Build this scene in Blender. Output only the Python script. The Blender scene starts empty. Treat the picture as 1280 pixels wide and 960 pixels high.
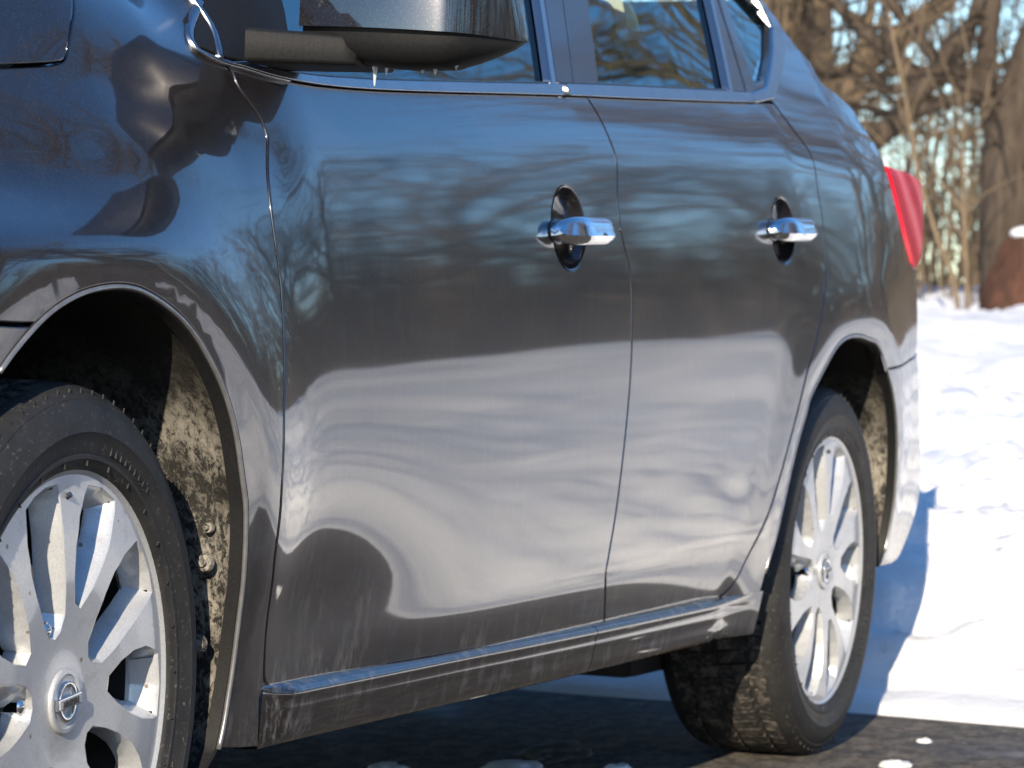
import bpy, bmesh, math, random
import numpy as np
from mathutils import Vector, Matrix, Euler
from mathutils.geometry import delaunay_2d_cdt
scene = bpy.context.scene
col = scene.collection
R = math.radians

# ---------------------------------------------------------------- camera
cam_data = bpy.data.cameras.new('camera'); cam = bpy.data.objects.new('camera', cam_data); col.objects.link(cam)
CAM = Vector((-3.0231, -1.6337, 0.6846)); YAW, PITCH, ROLL = 0.3709, -0.0111, 0.0345
fwd = Vector((math.cos(YAW)*math.cos(PITCH), math.sin(YAW)*math.cos(PITCH), math.sin(PITCH)))
rgt = Vector((math.sin(YAW), -math.cos(YAW), 0)); up = rgt.cross(fwd)
r2 = rgt*math.cos(ROLL)+up*math.sin(ROLL); u2 = up*math.cos(ROLL)-rgt*math.sin(ROLL)
m = Matrix((r2, u2, -fwd)).transposed().to_4x4(); m.translation = CAM
cam.matrix_world = m
cam_data.sensor_width = 36.0; cam_data.lens = 4319.3/1280*36.0
cam_data.clip_start = 0.05; cam_data.clip_end = 2000
cam_data.dof.use_dof = True; cam_data.dof.focus_distance = 3.75; cam_data.dof.aperture_fstop = 14.0
scene.camera = cam

# ---------------------------------------------------------------- sky and sun
SUN_AZ, SUN_EL = 12.5, 21.0          # light travels along +x turned this far towards +y
world = bpy.data.worlds.new('World'); scene.world = world; world.use_nodes = True
wn = world.node_tree
sky = wn.nodes.new('ShaderNodeTexSky'); sky.sky_type = 'NISHITA'; sky.sun_disc = False
sky.sun_elevation = R(SUN_EL); sky.sun_rotation = R(270-SUN_AZ); sky.altitude = 200
sky.air_density = 1.0; sky.dust_density = 0.15; sky.ozone_density = 3.0
bg = wn.nodes['Background']; bg.inputs['Strength'].default_value = 0.145
hs = wn.nodes.new('ShaderNodeHueSaturation'); hs.inputs['Saturation'].default_value = 1.2   # crisp winter blue
hs.inputs['Hue'].default_value = 0.503
wn.links.new(sky.outputs[0], hs.inputs['Color']); wn.links.new(hs.outputs[0], bg.inputs[0])
sd = bpy.data.lights.new('sun', 'SUN'); sd.energy = 4.5; sd.angle = R(0.5); sd.color = (1.0, 0.865, 0.66)
sun = bpy.data.objects.new('sun', sd); col.objects.link(sun)
ldir = Vector((math.cos(R(SUN_AZ))*math.cos(R(SUN_EL)), math.sin(R(SUN_AZ))*math.cos(R(SUN_EL)), -math.sin(R(SUN_EL))))
sun.rotation_euler = ldir.to_track_quat('-Z', 'Y').to_euler(); sun.location = (-20, -8, 20)
vs = scene.view_settings; vs.view_transform = 'Standard'; vs.look = 'None'; vs.gamma = 1.0; vs.exposure = 0.92
scene.cycles.max_bounces = 10; scene.cycles.transparent_max_bounces = 24

# ---------------------------------------------------------------- body side surface
# y = SY(x, z): x runs rearwards, y into the car, z up; metres.  Numeric height field.
GX0, GX1, GZ0, GZ1, GD = -0.80, 3.70, 0.18, 1.52, 0.006
gx = np.arange(GX0, GX1, GD); gz = np.arange(GZ0, GZ1, GD)
def blur1(a, sig, axis):
    n = int(3*sig/GD)+1
    k = np.exp(-0.5*(np.arange(-n, n+1)*GD/sig)**2); k /= k.sum()
    p = [(0, 0), (0, 0)]; p[axis] = (n, n)
    b = np.pad(a, p, mode='edge')
    return np.apply_along_axis(lambda v: np.convolve(v, k, mode='valid'), axis, b)
def seg_dist(X, Z, poly):
    best = np.full(X.shape, 9.0)
    for (ax, az), (bx_, bz_) in zip(poly[:-1], poly[1:]):
        dx, dz = bx_-ax, bz_-az; L = dx*dx+dz*dz+1e-12
        t = np.clip(((X-ax)*dx+(Z-az)*dz)/L, 0, 1)
        best = np.minimum(best, np.hypot(X-ax-t*dx, Z-az-t*dz))
    return best
def crease_z(x):
    return np.interp(x, [-0.8, -0.2, 0.12, 0.26, 0.36, 0.45, 0.87, 1.45, 2.41, 2.85, 3.3], [0.90, 0.93, 0.945, 0.930, 0.905, 0.892, 0.919, 0.955, 1.005, 1.016, 1.015])
ARCH_F = [(-0.42, 0.30), (-0.37, 0.48), (-0.30, 0.57), (-0.201, 0.644), (-0.132, 0.690), (-0.046, 0.721), (0.053, 0.731), (0.154, 0.708), (0.245, 0.656), (0.310, 0.579), (0.340, 0.498), (0.341, 0.434), (0.323, 0.337), (0.293, 0.244)]
ARCH_R = [(2.18, 0.246), (2.268, 0.352), (2.359, 0.472), (2.450, 0.588), (2.545, 0.661), (2.622, 0.702), (2.765, 0.723), (2.887, 0.711), (2.959, 0.664), (3.026, 0.612), (3.064, 0.542), (3.078, 0.428), (3.052, 0.343), (3.0, 0.29)]
def smooth_line(P, n=8):
    P = [np.array(p) for p in P]; out = []
    for i in range(len(P)-1):
        p0, p1, p2, p3 = P[max(0, i-1)], P[i], P[i+1], P[min(len(P)-1, i+2)]
        for k in range(n):
            t = k/n; out.append(tuple(0.5*((2*p1)+(p2-p0)*t+(2*p0-5*p1+4*p2-p3)*t*t+(3*p1-p0-3*p2+p3)*t**3)))
    return out+[tuple(P[-1])]
def build_field():
    X, Z = np.meshgrid(gx, gz, indexing='ij')
    S = Z-crease_z(X)
    deg = np.radians
    front = np.interp(S, [-.7, -.5, -.3, -.15, -.06, 0, .05, .10, .15, .2, .3], [-8, -3, 1, 8, 16, 24, 32, 41, 50, 57, 62])
    mid = np.interp(S, [-.75, -.62, -.50, -.38, -.28, -.20, -.10, -.03, -.008, .008, .04, .07, .10, .2, .5],
                       [-8, -1.2, -.8, 0, 1.3, 3.6, 7.6, 10.4, 11.5, 17, 21, 24.5, 25.5, 26, 27])
    rear = np.interp(S, [-.75, -.6, -.4, -.3, -.15, -.05, -.008, .01, .05, .1, .2, .4], [-9, -6, -1.5, 0.8, 6.5, 10, 12, 18, 23, 27, 29, 31])
    front = np.interp(S, [-.7, -.5, -.3, -.18, -.10, -.065, -.042, -.022, -.006, .012, .05, .10, .15, .2, .3], [-8, -3, 2, 7, 10, 15, 24, 31, 31, 14, 21, 40, 50, 56, 62])
    wf = np.clip((0.56-X)/0.30, 0, 1); wf = wf*wf*(3-2*wf)
    nose = np.interp(S, [-.7, -.5, -.3, -.15, -.06, 0, .05, .10, .2], [-8, -3, 1, 9, 17, 27, 38, 48, 60])
    wn_ = np.clip((0.16-X)/0.26, 0, 1); wn_ = wn_*wn_*(3-2*wn_); front = front*(1-wn_)+nose*wn_
    wr = np.clip((X-2.0)/0.9, 0, 1); wr = wr*wr*(3-2*wr)
    T = mid*(1-wf)*(1-wr)+front*wf+rear*wr
    T = T-10.0*np.exp(-((X-.50)/np.where(X < .50, .20, .30))**2)*np.exp(-((Z-.425)/np.where(Z > .425, .095, .060))**2)
    def wav(fx, fz, ph): return np.sin(Z*fz+ph+1.7*np.sin(X*fx+ph*2.1)+.9*np.sin(X*fx*.43+ph))
    rip = wav(3.1, 150., .4)*.8+wav(5.3, 235., 1.9)*.6+wav(2.2, 88., 3.1)*.7
    T = T+rip*.28*np.clip((X-.50)/.15, 0, 1)*np.clip((2.38-X)/.12, 0, 1)*np.clip((Z-.675)/.05, 0, 1)*np.clip((crease_z(X)-.012-Z)/.03, 0, 1)
    tuck = 1/(1+np.exp(-((.344+.040*(X-.9))-Z)/.006)); T = T-tuck*np.interp(X, [.5, .75, 1.1, 1.6, 2.1, 2.35], [0, 6, 9, 12, 15, 0])
    T = np.tan(deg(T))
    V = np.cumsum(T, axis=1)*GD
    i0 = int(round((0.62-GZ0)/GD)); V = V-V[:, i0:i0+1]
    zb_ = np.clip((Z-.76)/.09, 0, 1); P = (.06+.26*zb_*zb_*(3-2*zb_))*np.where(X < .0, .42**2+.84*(-X), np.where(X < .42, (X-.42)**2, 0))+np.where(X < 0.05, 0.12*(X-0.05)**2, 0)+np.where(X > 2.75, 0.10*(X-2.75)**2, 0)
    cc_ = np.clip((X-.40)/.25, 0, 1)*np.clip((2.5-X)/.25, 0, 1); cc_ = cc_*cc_*(3-2*cc_); P = P+.0034*(1.25-(X-1.42)**2)*cc_
    B = np.zeros_like(X)
    for poly, A, w0, sg in ((ARCH_F, 0.013, 0.045, 0.062), (ARCH_R, 0.0065, 0.035, 0.060)):
        D = seg_dist(X, Z, smooth_line(poly))
        inside = (np.hypot((X-poly[0][0]*0-(0.0 if poly is ARCH_F else 2.72))/0.36, (Z-0.36)/0.36) < 1.0)
        D = np.where(inside, -D*0.2, D)
        g = np.exp(-((D-w0)/np.where(D < w0, sg*1.1, sg*1.35))**2)
        fade = np.clip((Z-0.22)/0.2, 0.35, 1)
        B -= A*g*fade
    Y = -0.027+P+V+B
    Y = blur1(blur1(Y, 0.011, 0), 0.008, 1)
    return Y
FY = build_field()
FX_, FZ_ = np.gradient(FY, GD)
def _bil(F, x, z):
    u = np.clip((np.asarray(x, float)-GX0)/GD, 0, len(gx)-1.001); v = np.clip((np.asarray(z, float)-GZ0)/GD, 0, len(gz)-1.001)
    i = u.astype(int); j = v.astype(int); a = u-i; b = v-j
    return F[i, j]*(1-a)*(1-b)+F[i+1, j]*a*(1-b)+F[i, j+1]*(1-a)*b+F[i+1, j+1]*a*b
def SY(x, z): return _bil(FY, x, z)
def SN(x, z):
    n = np.stack([_bil(FX_, x, z), -np.ones(np.shape(x)), _bil(FZ_, x, z)], -1)
    return n/np.linalg.norm(n, axis=-1, keepdims=True)
# ---------------------------------------------------------------- helpers
def new_mesh_obj(name, verts, faces, mat=None, parent=None, smooth=True, normals=None):
    me = bpy.data.meshes.new(name)
    me.from_pydata([tuple(map(float, v)) for v in verts], [], [tuple(int(i) for i in f) for f in faces])
    if mat: me.materials.append(mat)
    if smooth: me.polygons.foreach_set('use_smooth', [True]*len(me.polygons))
    me.update()
    if normals is not None:
        me.normals_split_custom_set_from_vertices([tuple(map(float, n)) for n in normals])
    o = bpy.data.objects.new(name, me); col.objects.link(o)
    if parent: o.parent = parent
    return o
def empty(name, label=None, cat=None, loc=(0, 0, 0), group=None, parent=None):
    o = bpy.data.objects.new(name, None); col.objects.link(o); o.location = loc
    o.empty_display_size = 0.1
    if parent: o.parent = parent
    tag(o, label, cat, group); return o
def tag(o, label=None, cat=None, group=None, kind=None):
    if label: o['label'] = label
    if cat: o['category'] = cat
    if group: o['group'] = group
    if kind: o['kind'] = kind
    return o
def bm_obj(name, bm, mat=None, parent=None, smooth=True, sharp=40):
    bmesh.ops.recalc_face_normals(bm, faces=bm.faces)
    me = bpy.data.meshes.new(name); bm.to_mesh(me); bm.free()
    if mat: me.materials.append(mat)
    if smooth:
        me.polygons.foreach_set('use_smooth', [True]*len(me.polygons))
        if sharp: me.set_sharp_from_angle(angle=R(sharp))
    o = bpy.data.objects.new(name, me); col.objects.link(o)
    if parent: o.parent = parent
    return o
def bm_box(bm, c, s, rot=None, bevel=0):
    mt = Matrix.Translation(c) @ ((rot.to_matrix() if isinstance(rot, Euler) else rot).to_4x4() if rot else Matrix()) @ Matrix.Diagonal((s[0], s[1], s[2], 1))
    r = bmesh.ops.create_cube(bm, size=1.0, matrix=mt)
    if bevel:
        es = list({e for v in r['verts'] for e in v.link_edges})
        bmesh.ops.bevel(bm, geom=es, offset=bevel, segments=2, affect='EDGES', profile=0.7)
def resample(P, step, closed=False, curve=True):
    P = [np.array(p, float) for p in P]
    n = len(P); out = []
    rng = range(n if closed else n-1)
    for i in rng:
        p1, p2 = P[i], P[(i+1) % n]
        p0 = P[i-1] if (closed or i > 0) else 2*p1-p2
        p3 = P[(i+2) % n] if (closed or i+2 < n) else 2*p2-p1
        L = np.linalg.norm(p2-p1); k = max(1, int(round(L/step)))
        for j in range(k):
            t = j/k
            if curve:
                q = 0.5*((2*p1)+(-p0+p2)*t+(2*p0-5*p1+4*p2-p3)*t*t+(-p0+3*p1-3*p2+p3)*t**3)
            else: q = p1+(p2-p1)*t
            out.append(q)
    if not closed: out.append(P[-1])
    return out
def poly_join(*parts):
    out = []
    for p in parts:
        for q in p:
            q = np.array(q, float)
            if not out or np.linalg.norm(out[-1]-q) > 1.5e-3: out.append(q)
    if np.linalg.norm(out[0]-out[-1]) < 1.5e-3: out.pop()
    return np.array(out)
def inside(poly, pts):
    x, z = pts[:, 0], pts[:, 1]; res = np.zeros(len(pts), bool); n = len(poly)
    for i in range(n):
        x1, z1 = poly[i]; x2, z2 = poly[(i+1) % n]
        c = ((z1 > z) != (z2 > z))
        with np.errstate(divide='ignore', invalid='ignore'):
            xi = (x2-x1)*(z-z1)/(z2-z1)+x1
        res ^= c & (x < xi)
    return res
def edge_normals(pts):
    t = np.roll(pts, -1, 0)-np.roll(pts, 1, 0); t /= np.linalg.norm(t, axis=1, keepdims=True)+1e-12
    return np.stack([t[:, 1], -t[:, 0]], -1)          # outward for a counter-clockwise outline
def area2(p): return 0.5*np.sum(p[:, 0]*np.roll(p[:, 1], -1)-np.roll(p[:, 0], -1)*p[:, 1])
def panel(name, outline, mat, parent, h=0.018, holes=(), dy=0.0, gap=0.002, r=0.0018, depth=0.016, yf=None, nf=None, mirror=None):
    """sheet-metal panel: outline in (x, z) laid on the body surface, rolled edges turned inward"""
    yf = yf or SY; nf = nf or SN
    loops = []
    for k, poly in enumerate([outline]+list(holes)):
        poly = np.array(poly, float)
        if area2(poly) < 0: poly = poly[::-1]
        e = edge_normals(poly)
        if k: e = -e
        loops.append((poly, e))
    o_in = [p-e*(gap+r) for p, e in loops]
    x0, z0 = loops[0][0].min(0); x1, z1 = loops[0][0].max(0)
    gxs, gzs = np.arange(x0, x1, h), np.arange(z0, z1, h*0.8)
    G = np.array([(x+(h/2 if j % 2 else 0), z) for j, z in enumerate(gzs) for x in gxs])
    ok = inside(o_in[0], G)
    for q in o_in[1:]: ok &= ~inside(q, G)
    G = G[ok]
    if len(G):
        allb = np.concatenate(o_in)
        d = np.min(np.hypot(G[:, None, 0]-allb[None, :, 0], G[:, None, 1]-allb[None, :, 1]), 1)
        G = G[d > h*0.45]
    base = np.concatenate(o_in+[G]) if len(G) else np.concatenate(o_in)
    edges = []; off = 0; offs = []
    for q in o_in:
        n = len(q); offs.append(off); edges += [(off+i, off+(i+1) % n) for i in range(n)]; off += n
    r_ = delaunay_2d_cdt([Vector((float(a), float(b))) for a, b in base], edges, [], 0, 1e-7)
    V2 = np.array([tuple(v) for v in r_[0]]); tris = np.array([f for f in r_[2] if len(f) == 3])
    orig = r_[3]
    cen = V2[tris].mean(1); keep = inside(o_in[0], cen)
    for q in o_in[1:]: keep &= ~inside(q, cen)
    tris = tris[keep]
    a, b, c = V2[tris[:, 0]], V2[tris[:, 1]], V2[tris[:, 2]]
    sgn = (b[:, 0]-a[:, 0])*(c[:, 1]-a[:, 1])-(b[:, 1]-a[:, 1])*(c[:, 0]-a[:, 0])
    tris[sgn < 0] = tris[sgn < 0][:, ::-1]
    mp = {}
    for i, lst in enumerate(orig):
        for j in lst: mp[j] = i
    Y = yf(V2[:, 0], V2[:, 1])+dy
    verts = [np.stack([V2[:, 0], Y, V2[:, 1]], -1)]; norms = [nf(V2[:, 0], V2[:, 1])]
    faces = [tuple(t) for t in tris]; nv = len(V2)
    for k, (poly, e) in enumerate(loops):
        q0 = [mp[offs[k]+i] for i in range(len(poly))]
        yb = yf(poly[:, 0], poly[:, 1])+dy; nb = nf(poly[:, 0], poly[:, 1])
        e3 = np.stack([e[:, 0], np.zeros(len(e)), e[:, 1]], -1)
        prev = q0
        for off_, yy, w in ((gap+r*0.35, r*0.35, 0.8), (gap, r, 3.0), (gap, depth, 9.0)):
            p = poly-e*off_
            verts.append(np.stack([p[:, 0], yb+yy, p[:, 1]], -1))
            nn = nb+e3*w; norms.append(nn/np.linalg.norm(nn, axis=1, keepdims=True))
            cur = list(range(nv, nv+len(poly))); nv += len(poly); n = len(poly)
            for i in range(n):
                j = (i+1) % n
                f = (cur[i], cur[j], prev[j], prev[i])
                faces.append(f if k == 0 else f[::-1])
            prev = cur
    V = np.concatenate(verts); N = np.concatenate(norms)
    o = new_mesh_obj(name, V, faces, mat, parent, True, N)
    if mirror is not None:
        V2_ = V.copy(); V2_[:, 1] = WID-V2_[:, 1]; N2 = N.copy(); N2[:, 1] *= -1
        new_mesh_obj(name, V2_, [f[::-1] for f in faces], mat, mirror, True, N2)
    return o
WID = 1.70       # distance between the two body-side reference planes
def loft(name, sections, mat, parent, closed=True, cap=True, sharp=40, smooth=True):
    bm = bmesh.new(); rows = [[bm.verts.new(tuple(map(float, p))) for p in s] for s in sections]
    n = len(rows[0])
    for a, b in zip(rows[:-1], rows[1:]):
        for i in range(n if closed else n-1):
            j = (i+1) % n; bm.faces.new((a[i], a[j], b[j], b[i]))
    if cap and closed:
        bm.faces.new(rows[0][::-1]); bm.faces.new(rows[-1])
    return bm_obj(name, bm, mat, parent, smooth, sharp)
def lathe(name, prof, mat, parent, n=96, axis='y', sharp=35):
    """revolve (r, y) profile about the wheel axle (local y)"""
    bm = bmesh.new(); rows = []
    for k in range(n):
        a = 2*math.pi*k/n; rows.append([bm.verts.new((r*math.cos(a), y, r*math.sin(a))) for r, y in prof])
    for k in range(n):
        A, B = rows[k], rows[(k+1) % n]
        for i in range(len(prof)-1): bm.faces.new((A[i], A[i+1], B[i+1], B[i]))
    return bm_obj(name, bm, mat, parent, True, sharp)
class Tubes:
    def __init__(s): s.V = []; s.F = []; s.n = 0
    def add(s, pts, rad, sides=5):
        pts = np.asarray(pts, float); k = len(pts)
        t = np.gradient(pts, axis=0); t /= np.linalg.norm(t, axis=1, keepdims=True)+1e-9
        ref = np.where(np.abs(t[:, 2:3]) > 0.9, [[1, 0, 0]], [[0, 0, 1]])
        a = np.cross(t, ref); a /= np.linalg.norm(a, axis=1, keepdims=True)+1e-9; b = np.cross(t, a)
        th = np.arange(sides)*2*np.pi/sides
        rad = np.asarray(rad, float)
        ring = pts[:, None]+rad[:, None, None]*(np.cos(th)[None, :, None]*a[:, None]+np.sin(th)[None, :, None]*b[:, None])
        s.V.append(ring.reshape(-1, 3))
        i = np.arange(k-1)[:, None]*sides; j = np.arange(sides)[None]; j2 = (j+1) % sides
        f = np.stack([i+j, i+j2, i+sides+j2, i+sides+j], -1).reshape(-1, 4)+s.n
        s.F.append(f); s.n += k*sides
    def mesh(s, name, mat):
        V = np.concatenate(s.V); F = np.concatenate(s.F)
        me = bpy.data.meshes.new(name)
        me.vertices.add(len(V)); me.vertices.foreach_set('co', V.astype(np.float32).ravel())
        me.loops.add(F.size); me.loops.foreach_set('vertex_index', F.astype(np.int32).ravel())
        me.polygons.add(len(F)); me.polygons.foreach_set('loop_start', np.arange(0, F.size, 4, dtype=np.int32))
        me.polygons.foreach_set('use_smooth', np.ones(len(F), bool))
        me.materials.append(mat); me.update(calc_edges=True); me.validate()
        return me
def link(name, me, parent=None):
    o = bpy.data.objects.new(name, me); col.objects.link(o)
    if parent: o.parent = parent
    return o
def vnoise(x, y, seed=0):
    """smooth value noise, numpy"""
    xi, yi = np.floor(x).astype(int), np.floor(y).astype(int); xf, yf = x-xi, y-yi
    u, v = xf*xf*(3-2*xf), yf*yf*(3-2*yf)
    def hsh(a, b):
        h = np.sin(a*127.1+b*311.7+seed*74.7)*43758.5453; return h-np.floor(h)
    return (hsh(xi, yi)*(1-u)+hsh(xi+1, yi)*u)*(1-v)+(hsh(xi, yi+1)*(1-u)+hsh(xi+1, yi+1)*u)*v
def fbm(x, y, oct=4, seed=0):
    a, f, s = 0.5, 1.0, 0
    for k in range(oct): s = s+a*vnoise(x*f, y*f, seed+k*3); a *= 0.5; f *= 2.07
    return s

# ---------------------------------------------------------------- materials
def mat(name, base=(.5, .5, .5), rough=.5, metal=0., coat=0., coat_rough=.02, coat_ior=1.5, spec=.5, ior=1.45):
    mt = bpy.data.materials.new(name); mt.use_nodes = True; b = mt.node_tree.nodes['Principled BSDF']
    b.inputs['Base Color'].default_value = (*base, 1); b.inputs['Roughness'].default_value = rough
    b.inputs['Metallic'].default_value = metal; b.inputs['IOR'].default_value = ior
    b.inputs['Specular IOR Level'].default_value = spec
    b.inputs['Coat Weight'].default_value = coat; b.inputs['Coat Roughness'].default_value = coat_rough; b.inputs['Coat IOR'].default_value = coat_ior
    return mt, mt.node_tree, b
def node(nt, typ, **kw):
    n = nt.nodes.new(typ)
    for k, v in kw.items():
        if k in n.inputs.keys(): n.inputs[k].default_value = v
        else: setattr(n, k, v)
    return n
def noise(nt, scale, detail=4, rough=.55, coord='Object', stretch=None, dist=0):
    tc = node(nt, 'ShaderNodeTexCoord'); out = tc.outputs[coord]
    if stretch:
        mp = node(nt, 'ShaderNodeMapping'); mp.inputs['Scale'].default_value = stretch; nt.links.new(out, mp.inputs[0]); out = mp.outputs[0]
    n = node(nt, 'ShaderNodeTexNoise'); n.inputs['Scale'].default_value = scale; n.inputs['Detail'].default_value = detail
    n.inputs['Roughness'].default_value = rough; n.inputs['Distortion'].default_value = dist
    nt.links.new(out, n.inputs['Vector']); return n
def ramp(nt, src, stops):
    r = node(nt, 'ShaderNodeValToRGB'); el = r.color_ramp.elements
    while len(el) < len(stops): el.new(0.5)
    for e, (p, c) in zip(el, stops):
        e.position = p; e.color = (c, c, c, 1) if isinstance(c, (int, float)) else (*c, 1)
    nt.links.new(src, r.inputs[0]); return r.outputs[0]
def math_n(nt, op, a, b=None, clamp=False):
    n = node(nt, 'ShaderNodeMath', operation=op); n.use_clamp = clamp
    for i, v in enumerate((a, b)):
        if v is None: continue
        if isinstance(v, (int, float)): n.inputs[i].default_value = v
        else: nt.links.new(v, n.inputs[i])
    return n.outputs[0]
def mix(nt, fac, a, b):
    n = node(nt, 'ShaderNodeMix', data_type='RGBA')
    for idx, v in ((0, fac), (6, a), (7, b)):
        if isinstance(v, (int, float)): n.inputs[idx].default_value = v
        elif isinstance(v, tuple): n.inputs[idx].default_value = (*v, 1)
        else: nt.links.new(v, n.inputs[idx])
    return n.outputs[2]
def bump(nt, b, h, strength, dist=.01, prev=None):
    n = node(nt, 'ShaderNodeBump'); n.inputs['Strength'].default_value = strength; n.inputs['Distance'].default_value = dist
    nt.links.new(h, n.inputs['Height']); nt.links.new(n.outputs[0], b.inputs['Normal']); return n
def objz(nt):
    tc = node(nt, 'ShaderNodeTexCoord'); s = node(nt, 'ShaderNodeSeparateXYZ'); nt.links.new(tc.outputs['Object'], s.inputs[0]); return s

def make_paint(name, dirty=True):
    mt, nt, b = mat(name, (.03, .028, .03), .32, .55, 1., .042, 1.86)
    fl = node(nt, 'ShaderNodeTexVoronoi'); fl.inputs['Scale'].default_value = 900
    tc = node(nt, 'ShaderNodeTexCoord'); nt.links.new(tc.outputs['Object'], fl.inputs['Vector'])
    fleck = ramp(nt, fl.outputs['Color'], [(0.0, (.015, .013, .014)), (.75, (.026, .023, .025)), (1, (.068, .064, .068))])
    colr = fleck
    if dirty:
        s = objz(nt)
        low = ramp(nt, math_n(nt, 'ADD', math_n(nt, 'MULTIPLY', s.outputs[2], 1.0), 0.0), [(.22, 1.0), (.295, .8), (.34, .26), (.60, .08), (1, .03)])
        n1 = noise(nt, 42, 6, .7, stretch=(1.0, 1, .35)); n2 = noise(nt, 7, 4, .6)
        sp = ramp(nt, n1.outputs[0], [(.50, 0.0), (.66, 1.0)])
        big = ramp(nt, n2.outputs[0], [(.35, .15), (.65, 1.0)])
        vo = node(nt, 'ShaderNodeTexVoronoi'); vo.inputs['Scale'].default_value = 110; nt.links.new(tc.outputs['Object'], vo.inputs['Vector'])
        drop = ramp(nt, vo.outputs['Distance'], [(.0, .9), (.10, .6), (.16, 0)])
        w1 = math_n(nt, 'MULTIPLY', math_n(nt, 'MULTIPLY', sp, big), low)
        w2 = math_n(nt, 'MULTIPLY', math_n(nt, 'MULTIPLY', drop, big), math_n(nt, 'MULTIPLY', low, .55))
        dirt = math_n(nt, 'MULTIPLY', math_n(nt, 'MAXIMUM', w1, w2), .82, True)
        colr = mix(nt, dirt, fleck, (.33, .32, .31))
        inv = math_n(nt, 'SUBTRACT', 1.0, dirt)
        nt.links.new(inv, b.inputs['Coat Weight'])
        nt.links.new(math_n(nt, 'MULTIPLY', inv, .55), b.inputs['Metallic'])
    nt.links.new(colr, b.inputs['Base Color'])
    wv = noise(nt, 3.0, 2, .5, stretch=(.7, 1, 1.6)); bump(nt, b, wv.outputs[0], .045, .004)
    bn = [n for n in nt.nodes if n.bl_idname == 'ShaderNodeBump'][0]; nt.links.new(bn.outputs[0], b.inputs['Coat Normal'])
    return mt
M = {}
M['paint'] = make_paint('gunmetal_paint')
def simple(name, *a, speck=0., scale=60., bumpy=0., **k):
    mt, nt, b = mat(name, *a, **k)
    if speck:
        base = a[0]; n = noise(nt, scale, 6, .65)
        c = ramp(nt, n.outputs[0], [(.3, tuple(v*(1-speck) for v in base)), (.7, tuple(min(1, v*(1+speck)) for v in base))])
        nt.links.new(c, b.inputs['Base Color'])
        if bumpy: bump(nt, b, n.outputs[0], bumpy, .002)
    M[name] = mt; return mt
simple('black_plastic', (.010, .010, .011), .55, spec=.25, speck=.3, scale=240, bumpy=.15)
simple('satin_black', (.014, .015, .018), .22, speck=.2, scale=80)
simple('pillar_film', (.022, .026, .036), .16, coat=.5, coat_rough=.05, speck=.15, scale=90)
simple('chrome', (.74, .75, .77), .06, 1.0, speck=.04, scale=30)
simple('belt_chrome', (.40, .40, .41), .27, 1.0, speck=.08, scale=25)
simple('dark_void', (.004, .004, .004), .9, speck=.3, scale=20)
simple('under_metal', (.025, .022, .020), .7, speck=.5, scale=40, bumpy=.3)
simple('seat_cloth', (.05, .052, .055), .9, speck=.3, scale=300, bumpy=.3)
simple('pale_trim', (.66, .68, .58), .7, speck=.06, scale=40)
simple('brake_iron', (.22, .20, .18), .35, .9, speck=.25, scale=50)
simple('ice', (.85, .9, .95), .05, spec=.8, speck=.05, scale=60)
simple('cap_black', (.02, .02, .022), .3, coat=.6, speck=.2, scale=90)
b = M['ice'].node_tree.nodes['Principled BSDF']; b.inputs['Transmission Weight'].default_value = .6; b.inputs['IOR'].default_value = 1.31
def make_alloy():
    mt, nt, b = mat('alloy_silver', (.50, .51, .53), .34, .35, .6, .05, 1.5)
    n = noise(nt, 34, 5, .6); n2 = noise(nt, 500, 2)
    base = ramp(nt, n2.outputs[0], [(.3, (.43, .44, .455)), (.7, (.54, .55, .565))])
    tc = node(nt, 'ShaderNodeTexCoord')
    vo = node(nt, 'ShaderNodeTexVoronoi'); vo.inputs['Scale'].default_value = 46; nt.links.new(tc.outputs['Object'], vo.inputs['Vector'])
    spots = ramp(nt, vo.outputs['Distance'], [(.0, 1.), (.10, .9), (.14, 0)])
    cl = node(nt, 'ShaderNodeSeparateColor'); nt.links.new(vo.outputs['Color'], cl.inputs[0])
    pick = ramp(nt, cl.outputs[0], [(.72, 0.), (.76, 1.)])
    sp = math_n(nt, 'MULTIPLY', spots, pick)
    dust = ramp(nt, n.outputs[0], [(.55, 0.), (.75, .28)])
    f = math_n(nt, 'MAXIMUM', sp, dust)
    nt.links.new(mix(nt, f, base, (.16, .11, .075)), b.inputs['Base Color'])
    nt.links.new(math_n(nt, 'MULTIPLY', math_n(nt, 'SUBTRACT', 1.0, f), .35), b.inputs['Metallic'])
    M['alloy'] = mt
make_alloy()
def make_rubber():
    mt, nt, b = mat('tyre_rubber', (.018, .018, .019), .62)
    n = noise(nt, 16, 6, .65); n2 = noise(nt, 190, 3, .6)
    f = ramp(nt, n.outputs[0], [(.35, 0.1), (.72, .9)])
    g = ramp(nt, n2.outputs[0], [(.60, 0.), (.74, 1.)])
    c = mix(nt, f, (.011, .011, .012), (.030, .029, .028))
    c = mix(nt, math_n(nt, 'MULTIPLY', g, .35), c, (.26, .24, .21))
    nt.links.new(c, b.inputs['Base Color']); bump(nt, b, n2.outputs[0], .25, .001)
    M['rubber'] = mt
    mt, nt, b = mat('muddy_tread', (.03, .03, .03), .75)
    n = noise(nt, 46, 8, .75, dist=.6); f = ramp(nt, n.outputs[0], [(.48, 0.), (.64, 1.)])
    nt.links.new(mix(nt, f, (.016, .016, .016), (.15, .125, .105)), b.inputs['Base Color']); bump(nt, b, n.outputs[0], .5, .003)
    M['tread'] = mt
make_rubber()
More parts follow.
